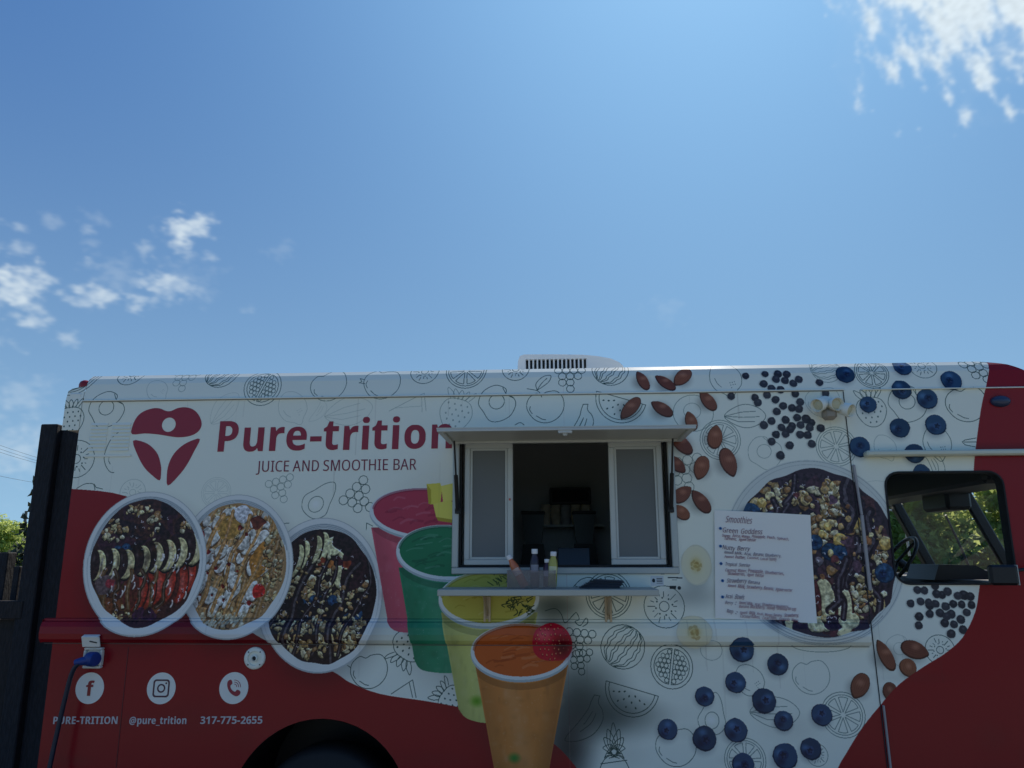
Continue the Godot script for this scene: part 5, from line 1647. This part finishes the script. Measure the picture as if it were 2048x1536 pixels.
func build_things() -> void:
	# ---- handwritten menu sheet taped to the side
	var c := [Vector2(0.819, 1.978), Vector2(1.310, 1.949), Vector2(1.293, 1.408), Vector2(0.791, 1.434)]
	var sheet := thing("menu_sheet", Vector3(0, 0, 0), "large white paper sheet with handwritten smoothie menu taped over the printed bowl", "menu")
	var st := begin()
	var n := 12
	var bend := func(u: float, v: float) -> Vector3:
		var p: Vector2 = c[0].lerp(c[1], u).lerp(c[3].lerp(c[2], u), v)
		return Vector3(p.x, p.y, 0.006 + 0.004 * sin(u * 4.0 + v * 3.0) + 0.012 * pow(u * v, 4.0) + 0.006 * pow(1.0 - v, 6.0) * u)
	for i in n:
		for j in n:
			quad(st, bend.call(i / 12.0, j / 12.0), bend.call((i + 1) / 12.0, j / 12.0), bend.call((i + 1) / 12.0, (j + 1) / 12.0), bend.call(i / 12.0, (j + 1) / 12.0), Vector3.BACK)
	build(st, "paper", mat(Color8(240, 238, 230), 0.85), sheet, true)
	var pen := mat(Color8(152, 84, 98), 0.8)
	var ink_m := mat(Color8(126, 96, 110), 0.8)
	var blue := mat(Color8(50, 110, 170), 0.8)
	var rows := [["Smoothies", 1450, 1045, 1503, 1048, 11, 0], ["Green Goddess", 1444, 1066, 1522, 1070, 9, 0], ["Orange Juice, Mango, Pineapple, Peach, Spinach,", 1443, 1074, 1575, 1081, 5.4, 1], ["Turmeric, Agave nectar", 1447, 1081, 1511, 1085, 5.4, 1],
		["Nutty Berry", 1444, 1100, 1497, 1104, 8.5, 2], ["Almond Milk, Acai, Banana, Blueberry,", 1447, 1109, 1559, 1117, 6, 2], ["Peanut butter, Coconut, Local honey", 1448, 1117, 1552, 1123, 5.4, 1],
		["Tropical Sunrise", 1449, 1133, 1497, 1136, 7, 2], ["Coconut Water, Pineapple, Blueberries,", 1449, 1144, 1565, 1151, 6, 1], ["Strawberries, Agave nectar", 1454, 1151, 1525, 1156, 5.4, 1],
		["Strawberry Banana", 1452, 1166, 1517, 1169, 7, 2], ["Almond Milk, Strawberry, Banana, Agave nectar", 1454, 1175, 1581, 1184, 5.8, 1],
		["Acai Bowls", 1450, 1197, 1485, 1199, 8, 2], ["Berry :", 1449, 1209, 1471, 1210, 6, 2], ["Almond Milk, Acai, Strawberry, Blueberry,", 1476, 1209, 1572, 1216, 5.4, 1], ["Banana, Blackberry, Honey, Granola on top", 1476, 1215, 1587, 1221, 5.4, 1],
		["Mango :", 1452, 1226, 1471, 1228, 6, 2], ["Almond Milk, Acai, Mango, Banana, Strawberry,", 1478, 1228, 1591, 1234, 5.4, 1], ["Coconut flakes, Cacao nibs, Granola, Honey", 1478, 1234, 1591, 1242, 5.4, 1]]
	var heads := [mat(Color8(150, 112, 122), 0.8), pen, ink_m]
	rng.seed = 17
	for r in rows:
		var words: PackedStringArray = r[0].split(" ")
		var from := at_photo(r[1], r[2])
		var to := at_photo(r[3], r[4])
		var total := float(r[0].length())
		var done := 0
		for w in words:
			var wa := from.lerp(to, done / total) + Vector2(0, rng.randf_range(-0.002, 0.002))
			var wb := from.lerp(to, (done + w.length()) / total) + Vector2(rng.randf_range(-0.004, 0.002), rng.randf_range(-0.0035, 0.0035))
			done += w.length() + 1
			lettering(w, false, wa, wb, r[5] * 0.0027 * rng.randf_range(0.85, 1.15), heads[r[6]], sheet, 0.0125, rng.randf_range(0.05, 0.35), 0.0008, "handwriting")
	for q in [[1440, 1058], [1440, 1094], [1441, 1129], [1444, 1163], [1444, 1195]]:
		st = begin()
		var p := at_photo(q[0], q[1])
		for k in 3:
			box(st, Vector3(p.x, p.y, 0.0125), Vector3(0.016, 0.005, 0.0008), 0.0, Basis(Vector3.BACK, k * PI / 3))
		build(st, "bullet", blue, sheet)
	# ---- clear bin with bottles on the shelf
	var y0 := 1.5875
	var bin := thing("plastic_bin", Vector3(0, y0, 0.17), "clear plastic bin holding juice bottles at the middle of the serving shelf", "bin")
	st = begin()
	var b0 := Vector3(-0.256, 1.589, 0.170)
	var b1 := Vector3(-0.016, 1.589, 0.170)
	var bh := 0.088
	var m := (b0.x + b1.x) / 2
	bin.position.x = m
	var hw := (b1.x - b0.x) / 2
	box(st, Vector3(0, 0.003, 0), Vector3(hw * 2 - 0.012, 0.005, 0.15), 0.001)
	var clear := glass(Color(0.5, 0.46, 0.49), 0.34)
	clear.roughness = 0.15
	for s in [-1.0, 1.0]:
		box(st, Vector3(0, bh / 2, s * 0.078), Vector3(hw * 2, bh, 0.004), 0.001)
		box(st, Vector3(s * (hw - 0.002), bh / 2, 0), Vector3(0.004, bh, 0.150), 0.001)
	build(st, "tub", clear, bin)
	var kinds := [
		["juice_bottle", Color8(196, 110, 74), Vector3(-0.170, 1.599, 0.185), 0.175, -0.5, "orange juice bottle leaning left over the rim of the clear bin", 0.021],
		["juice_bottle", Color8(52, 44, 60), Vector3(-0.122, 1.598, 0.150), 0.185, 0.0, "dark juice bottle with white cap and label upright in the clear bin", 0.0235],
		["juice_bottle", Color8(64, 36, 58), Vector3(-0.059, 1.598, 0.160), 0.135, 0.0, "short purple juice bottle beside the yellow one in the clear bin", 0.021],
		["juice_bottle", Color8(176, 170, 84), Vector3(-0.036, 1.598, 0.170), 0.172, 0.06, "yellow juice bottle with white cap at the right of the clear bin", 0.0235]]
	for k in kinds:
		var h: float = k[3]
		var r: float = k[6]
		var o := thing(k[0], Vector3(k[2].x, y0 + 0.007, k[2].z), k[5], "bottle", "juice bottles in the clear bin")
		o.rotation.z = -k[4]
		st = begin()
		lathe(st, [[0.0, 0.0], [r * 0.9, 0.0], [r, 0.006], [r, h * 0.62], [r * 0.86, h * 0.72], [r * 0.55, h * 0.84], [r * 0.55, h * 0.87]], Basis.IDENTITY, Vector3.ZERO, 20)
		var body := mat(k[1], 0.18)
		build(st, "body", body, o, true)
		st = begin()
		lathe(st, [[r * 0.63, h * 0.87], [r * 0.66, h * 0.88], [r * 0.66, h * 0.99], [r * 0.6, h], [0.0, h]], Basis.IDENTITY, Vector3.ZERO, 18)
		build(st, "cap", mat(Color8(226, 224, 222), 0.5), o)
		st = begin()
		var q := []
		for i in 9:
			var a := PI * 0.2 + PI * 0.6 * i / 8
			q.append(Vector2(cos(a), sin(a)))
		for i in 8:
			quad(st, Vector3(q[i].x * (r + 0.0006), h * 0.38, q[i].y * (r + 0.0006)), Vector3(q[i + 1].x * (r + 0.0006), h * 0.38, q[i + 1].y * (r + 0.0006)), Vector3(q[i + 1].x * (r + 0.0006), h * 0.58, q[i + 1].y * (r + 0.0006)), Vector3(q[i].x * (r + 0.0006), h * 0.58, q[i].y * (r + 0.0006)), Vector3(q[i].x, 0, q[i].y))
		build(st, "label", mat(k[1].lightened(0.5), 0.6), o)
	# ---- fan of dark folded menus on the shelf
	rng.seed = 91
	var pile := thing("menu_stack", Vector3(0.22, y0, 0.13), "fanned stack of dark menu cards lying on the right half of the serving shelf", "menu cards")
	for i in 7:
		st = begin()
		box(st, Vector3(0.008 * i - 0.02, 0.003 + 0.0055 * i, -0.004 * i), Vector3(0.20 - 0.008 * i, 0.0045, 0.13), 0.001, Basis(Vector3.UP, rng.randf_range(-0.12, 0.12)) * Basis(Vector3.BACK, -0.02 * i * 0.4))
		build(st, "card", mat(Color8(38, 44, 56) if i % 2 else Color8(52, 58, 70), 0.45), pile)
	# ---- blue power lead
	var cord := thing("extension_cord", Vector3(-2.426, 1.226, 0.050), "blue power lead plugged into the white inlet and hanging to the ground", "power cord")
	var o0 := cord.position
	st = begin()
	lathe(st, [[0.0, -0.03], [0.034, -0.03], [0.037, -0.02], [0.037, 0.012], [0.032, 0.022], [0.0, 0.026]], Basis(Vector3(0.35, 0, -0.94), Vector3(0, 0, 1), Vector3(0, -1, 0)).orthonormalized(), Vector3(-0.004, 0, 0.012), 20)
	tube(st, [Vector3(-0.01, -0.004, 0.018), Vector3(-0.05, -0.008, 0.03), Vector3(-0.085, -0.014, 0.034)], [0.026, 0.021, 0.015], 12)
	build(st, "plug", mat(Color8(18, 52, 124), 0.5), cord, true)
	st = begin()
	var way := []
	for p in [Vector3(-2.464, 1.219, 0.075), Vector3(-2.483, 1.210, 0.085), Vector3(-2.512, 1.181, 0.085), Vector3(-2.533, 1.116, 0.080), Vector3(-2.547, 1.017, 0.080), Vector3(-2.560, 0.914, 0.080), Vector3(-2.569, 0.811, 0.085), Vector3(-2.576, 0.710, 0.090), Vector3(-2.573, 0.566, 0.100)]:
		way.append(p - o0)
	way.append(Vector3(-2.72, 0.25, 0.14) - o0); way.append(Vector3(-2.74, 0.05, 0.2) - o0); way.append(Vector3(-2.85, 0.016, 0.32) - o0); way.append(Vector3(-3.4, 0.016, 0.2) - o0)
	var curve := Curve3D.new()
	for i in way.size():
		var d: Vector3 = (way[mini(i + 1, way.size() - 1)] - way[maxi(i - 1, 0)]) / 6.0
		curve.add_point(way[i], -d, d)
	tube(st, Array(curve.tessellate(4, 3)), [0.0115], 10)
	build(st, "lead", mat(Color8(18, 28, 48), 0.5), cord, true)
	build_kitchen()
	build_yard()

func at_photo(x: float, y: float) -> Vector2:
	# from places on the sheet, measured across and down, to metres on the truck's side
	var a := Vector2(0.819, 1.978)
	var b := Vector2(1.343, 1.975)
	var d := Vector2(0.784, 1.407)
	return a + (b - a) * ((x - 1428.0) / 204.0) + (d - a) * ((y - 1020.0) / 227.0)

func build_kitchen() -> void:
	# things standing inside, seen through the open middle of the window
	var st := begin()
	var counter := thing("work_counter", Vector3(0.1, 0.79, -1.85), "steel work counter along the far wall inside the truck", "counter")
	box(st, Vector3(0, 0.82, 0), Vector3(1.9, 0.04, 0.55), 0.005)
	build(st, "top", M.steel, counter)
	st = begin()
	box(st, Vector3(0, 0.40, 0), Vector3(1.88, 0.79, 0.5))
	build(st, "cabinet", M.dark, counter)
	var a := Vector3(-0.095, 1.969, -1.900)
	var b := Vector3(0.214, 1.967, -1.900)
	var shelf := thing("wall_shelf", Vector3((a.x + b.x) / 2, a.y, -2.0), "wall shelf inside the truck with stacks of cups and lids", "shelf")
	st = begin()
	box(st, Vector3.ZERO, Vector3(b.x - a.x + 0.28, 0.02, 0.26), 0.003)
	build(st, "board", M.trim, shelf)
	for i in 5:
		var x := a.x + (b.x - a.x) * i / 4.0
		var cups := thing("cup_stack", Vector3(x, a.y + 0.011, -1.95), ["paper cup stack at the left end of the wall shelf inside the truck", "second paper cup stack from the left on the wall shelf inside", "middle paper cup stack on the wall shelf inside the truck", "second paper cup stack from the right on the wall shelf inside", "paper cup stack at the right end of the wall shelf inside the truck"][i], "cups", "cup stacks on the wall shelf")
		st = begin()
		for k in 4:
			lathe(st, [[0.03, k * 0.03], [0.037, k * 0.03 + 0.06], [0.04, k * 0.03 + 0.062], [0.04, k * 0.03 + 0.068], [0.036, k * 0.03 + 0.068]], Basis.IDENTITY, Vector3.ZERO, 14)
		build(st, "cup", mat(Color8(240, 226, 200) if i != 2 else Color8(200, 200, 200), 0.6), cups)
	for q in [[1058, 1118, -1.8, "black blender with a square jug on the work counter at the left", 0.0], [1160, 1118, -1.8, "black blender with a square jug at the middle of the work counter", 0.0]]:
		var p: Vector3 = Vector3(at_plane(q[0], q[2]), 1.63, q[2])
		var bl := thing("blender", p, q[3], "blender", "blenders on the work counter")
		st = begin()
		prism(st, PackedVector2Array([Vector2(-0.1, 0), Vector2(0.1, 0), Vector2(0.075, 0.2), Vector2(-0.075, 0.2)]), -0.1, 0.1)
		build(st, "base", M.black, bl)
		st = begin()
		prism(st, PackedVector2Array([Vector2(-0.06, 0.201), Vector2(0.06, 0.201), Vector2(0.085, 0.42), Vector2(-0.085, 0.42)]), -0.07, 0.07)
		build(st, "jug", mat(Color8(38, 42, 48), 0.35), bl)
		st = begin()
		box(st, Vector3(0, 0.432, 0), Vector3(0.18, 0.024, 0.16), 0.006)
		build(st, "lid", M.black, bl)
	var tv := Vector3(0.089, 1.732, -0.500)
	var tab := thing("tablet_stand", Vector3(tv.x, tv.y - 0.08, -0.5), "dark tablet on a stand just inside the serving window", "tablet")
	st = begin()
	box(st, Vector3(0, 0.075, 0), Vector3(0.19, 0.13, 0.012), 0.004, Basis(Vector3.RIGHT, -0.25))
	build(st, "screen", mat(Color8(40, 52, 62), 0.2), tab)
	st = begin()
	box(st, Vector3(0, -0.04, -0.03), Vector3(0.12, 0.012, 0.12), 0.003)
	tube(st, [Vector3(0, -0.04, -0.03), Vector3(0, 0.05, -0.012)], [0.012], 8)
	build(st, "stand", M.black, tab)
	var bc := thing("prep_counter", Vector3(0.1, 0.79, -0.32), "prep counter inside the truck below the serving window", "counter")
	st = begin()
	box(st, Vector3(0, tv.y - 0.08 - 0.79 - 0.065, 0), Vector3(1.6, 0.03, 0.5), 0.004)
	build(st, "top", M.steel, bc)
	st = begin()
	box(st, Vector3(0, (tv.y - 0.08 - 0.79 - 0.085) / 2, 0), Vector3(1.56, tv.y - 0.08 - 0.79 - 0.09, 0.44))
	build(st, "cabinet", M.dark, bc)
	# dark machine and small hanging lamp box at the top
	var mc := Vector3(0.056, 2.168, -1.900)
	var mach := thing("wall_cabinet", Vector3(mc.x + 0.04, mc.y - 0.02, -2.0), "dark cabinet hung above the cup shelf inside the truck", "cabinet")
	st = begin()
	box(st, Vector3(0, 0.05, 0), Vector3(0.32, 0.13, 0.24), 0.006)
	build(st, "body", M.black, mach)
	st = begin()
	box(st, Vector3(0, 0.05, 0.124), Vector3(0.28, 0.09, 0.008), 0.002)
	build(st, "door", M.dark, mach)

func at_plane(x: float, z: float) -> float:
	# how far along the truck a place across the window lies at depth z
	var near := Vector2(-0.230, 1.776).x + (x - 1030.0) * (Vector2(0.269, 1.774).x - Vector2(-0.230, 1.776).x) / 190.0
	return near * (4.1 - z) / 4.1 - z * 0.02

func build_yard() -> void:
	# ---- dark timber fence behind the rear of the truck
	var wood := grained(Color8(34, 36, 42), Color8(20, 21, 26), 0.85, 0.5, 4.0, Vector3(4, 0.6, 4))
	var wood2 := grained(Color8(40, 37, 38), Color8(26, 24, 25), 0.85, 0.5, 4.0, Vector3(4, 0.6, 4))
	var z := -0.30
	var f := thing("timber_fence", Vector3(-3.0, 0, z), "dark timber fence with a tall end post behind the rear of the truck", "fence")
	var pl := Vector3(-3.096, 2.525, -0.300)
	var pr := Vector3(-2.989, 2.523, -0.300)
	var st := begin()
	box(st, Vector3((pl.x + pr.x) / 2 + 3.0, pl.y / 2, 0), Vector3(pr.x - pl.x - 0.002, pl.y, 0.14), 0.006)
	build(st, "post", wood, f)
	st = begin()
	box(st, Vector3(pr.x + 0.085 + 3.0, pl.y / 2 - 0.006, -0.02), Vector3(0.165, pl.y - 0.012, 0.10), 0.006)
	build(st, "post", wood, f)
	var h1 := Vector3(-3.156, 1.502, -0.300).y
	var x1 := Vector3(-3.053, 1.502, -0.300).x
	st = begin()
	box(st, Vector3(x1 - 0.62 + 3.0, h1 - 0.05, 0.055), Vector3(1.24, 0.10, 0.04), 0.004)
	build(st, "top_rail", wood2, f)
	for i in 7:
		st = begin()
		box(st, Vector3(x1 - 0.075 - 0.165 * i + 3.0, (h1 - 0.102) / 2 + 0.01, 0.02), Vector3(0.158, h1 - 0.122, 0.025), 0.004)
		build(st, "board", wood if i % 2 else wood2, f)
	var sp := Vector3(-3.324, 1.773, -0.420)
	st = begin()
	box(st, Vector3(sp.x + 3.0, sp.y / 2, -0.12), Vector3(0.058, sp.y, 0.08), 0.005)
	build(st, "post", wood, f)
	st = begin()
	var sp2 := Vector3(-3.231, 1.722, -0.420)
	box(st, Vector3(sp2.x + 3.0, sp2.y / 2, -0.12), Vector3(0.04, sp2.y - 0.06, 0.08), 0.005)
	build(st, "post", wood, f)
	# ---- trees
	var g1 := leaf_mat(Color8(124, 142, 66), 1.25)
	var g2 := leaf_mat(Color8(84, 112, 54), 1.25)
	var g3 := leaf_mat(Color8(104, 130, 60), 1.25)
	tree("shrub_tree", Vector3(Vector3(-3.884, 2.173, -1.600).x, 0, -1.6), 2.35, 0.62, 1500, 0.035, leaf_mat(Color8(40, 56, 34), 0.2), "dark leafy young tree just behind the tall timber post", "", 70, 0.2)
	tree("broad_tree", Vector3(Vector3(-47.702, 2.281, -60.000).x, 0, -60), 5.0, 4.2, 7000, 0.15, g1, "sunlit yellow green tree at the far left beyond the fence", "trees beyond the fence at the left", 71)
	tree("broad_tree", Vector3(Vector3(-49.380, 2.322, -66.000).x, 0, -66), 3.4, 3.4, 4000, 0.17, g2, "lower darker tree between the utility pole and the timber post", "trees beyond the fence at the left", 72)
	tree("broad_tree", Vector3(Vector3(-54.259, 2.324, -64.000).x, 0, -64), 5.0, 6.0, 6000, 0.18, g3, "tree left of the sunlit yellow green tree, mostly out of frame", "trees beyond the fence at the left", 73)
	var names := ["first tree from the left seen through the cab windows, behind the steering wheel", "second tree from the left seen through the cab windows", "middle tree seen through the windscreen of the cab", "second tree from the right seen through the windscreen", "tree at the right edge of the view through the cab", "tree right of the truck's front, out of the cab's view", "tall back tree showing between the two left crowns through the cab", "tall back tree showing between the two right crowns through the cab"]
	for i in 8:
		var zz: float = [-26.0, -29.0, -27.0, -30.0, -26.5, -29.0, -38.0, -37.0][i]
		var xx: float = Vector3(12.682, 1.903, -27.000).x + (i * 2.7 if i < 6 else -2.0 + (i - 6) * 6.5)
		tree("leafy_tree", Vector3(xx, 0, zz), [4.9, 4.6, 5.1, 4.7, 5.3, 5.0, 5.9, 6.2][i], 4.8 if i < 6 else 6.4, 12000, 0.17, [g2, g3, g1][i % 3], names[i], "trees seen through the cab", 80 + i, 0.03)
	# ---- the wood far away that closes the horizon
	rng.seed = 99
	st = begin()
	var wide := []
	for i in 150:
		wide.append(Vector3(-190.0 + 2.7 * i + rng.randf_range(-2, 2), rng.randf_range(1.2, 4.4), -120.0 + rng.randf_range(-8, 8)))
	for i in 26000:
		var b: Vector3 = wide[rng.randi() % wide.size()]
		var d := Vector3(rng.randfn() * 1.5, rng.randfn() * 1.1, rng.randfn() * 1.5)
		var p := b + d
		p.y = maxf(p.y, 0.2)
		var u := Vector3(rng.randfn(), rng.randfn(), rng.randfn()).normalized() * 0.34
		var v := u.cross(Vector3(rng.randfn(), rng.randfn(), rng.randfn())).normalized() * 0.34
		tri(st, p - u, p + u, p + v * 1.4, v.cross(u))
	tag(build(st, "distant_wood", g2), "distant green wood closing the horizon beyond the fence and trees", "wood", "", "stuff")
	# ---- utility pole and wires
	var top := Vector3(-64.012, 7.075, -85.000)
	var pole := thing("utility_pole", Vector3(top.x, 0, -85), "grey wooden utility pole with a short arm among the far left trees", "utility pole")
	st = begin()
	tube(st, [Vector3.ZERO, Vector3(0, top.y, 0)], [0.2, 0.17], 10)
	build(st, "shaft", mat(Color8(120, 112, 104), 0.9), pole)
	st = begin()
	box(st, Vector3(-0.35, top.y - 1.65, 0.2), Vector3(1.3, 0.14, 0.14), 0.01)
	build(st, "arm", mat(Color8(104, 96, 90), 0.9), pole)
	var wire := mat(Color8(92, 104, 118), 0.8)
	var lab := ["upper power line crossing the sky left of the timber post", "second power line just below the upper one", "third power line of the upper bundle", "lowest single power line crossing the sky left of the post"]
	var ends := [[Vector3(-35.946, 9.079, -40.000), Vector3(-36.722, 8.307, -55.000)], [Vector3(-35.906, 8.831, -40.000), Vector3(-36.698, 8.106, -55.000)], [Vector3(-35.867, 8.583, -40.000), Vector3(-36.688, 8.026, -55.000)], [Vector3(-35.600, 6.928, -40.000), Vector3(-36.563, 6.987, -55.000)]]
	for i in 4:
		var pa: Vector3 = ends[i][0]
		var pb: Vector3 = ends[i][1]
		var w := thing("power_line", pa, lab[i], "power line", "power lines at the left")
		var pts := []
		for k in 13:
			var t := k / 12.0
			pts.append((pb - pa) * t + Vector3.DOWN * 0.25 * (4.0 * t * (1.0 - t)))
		st = begin()
		tube(st, pts, [0.011], 5)
		build(st, "cable", wire, w)

func leaf_mat(c: Color, back: float) -> StandardMaterial3D:
	var m := mat(c, 0.7)
	m.backlight_enabled = true
	m.backlight = Color(0.66, 0.70, 0.42) * back
	m.cull_mode = BaseMaterial3D.CULL_DISABLED
	return m
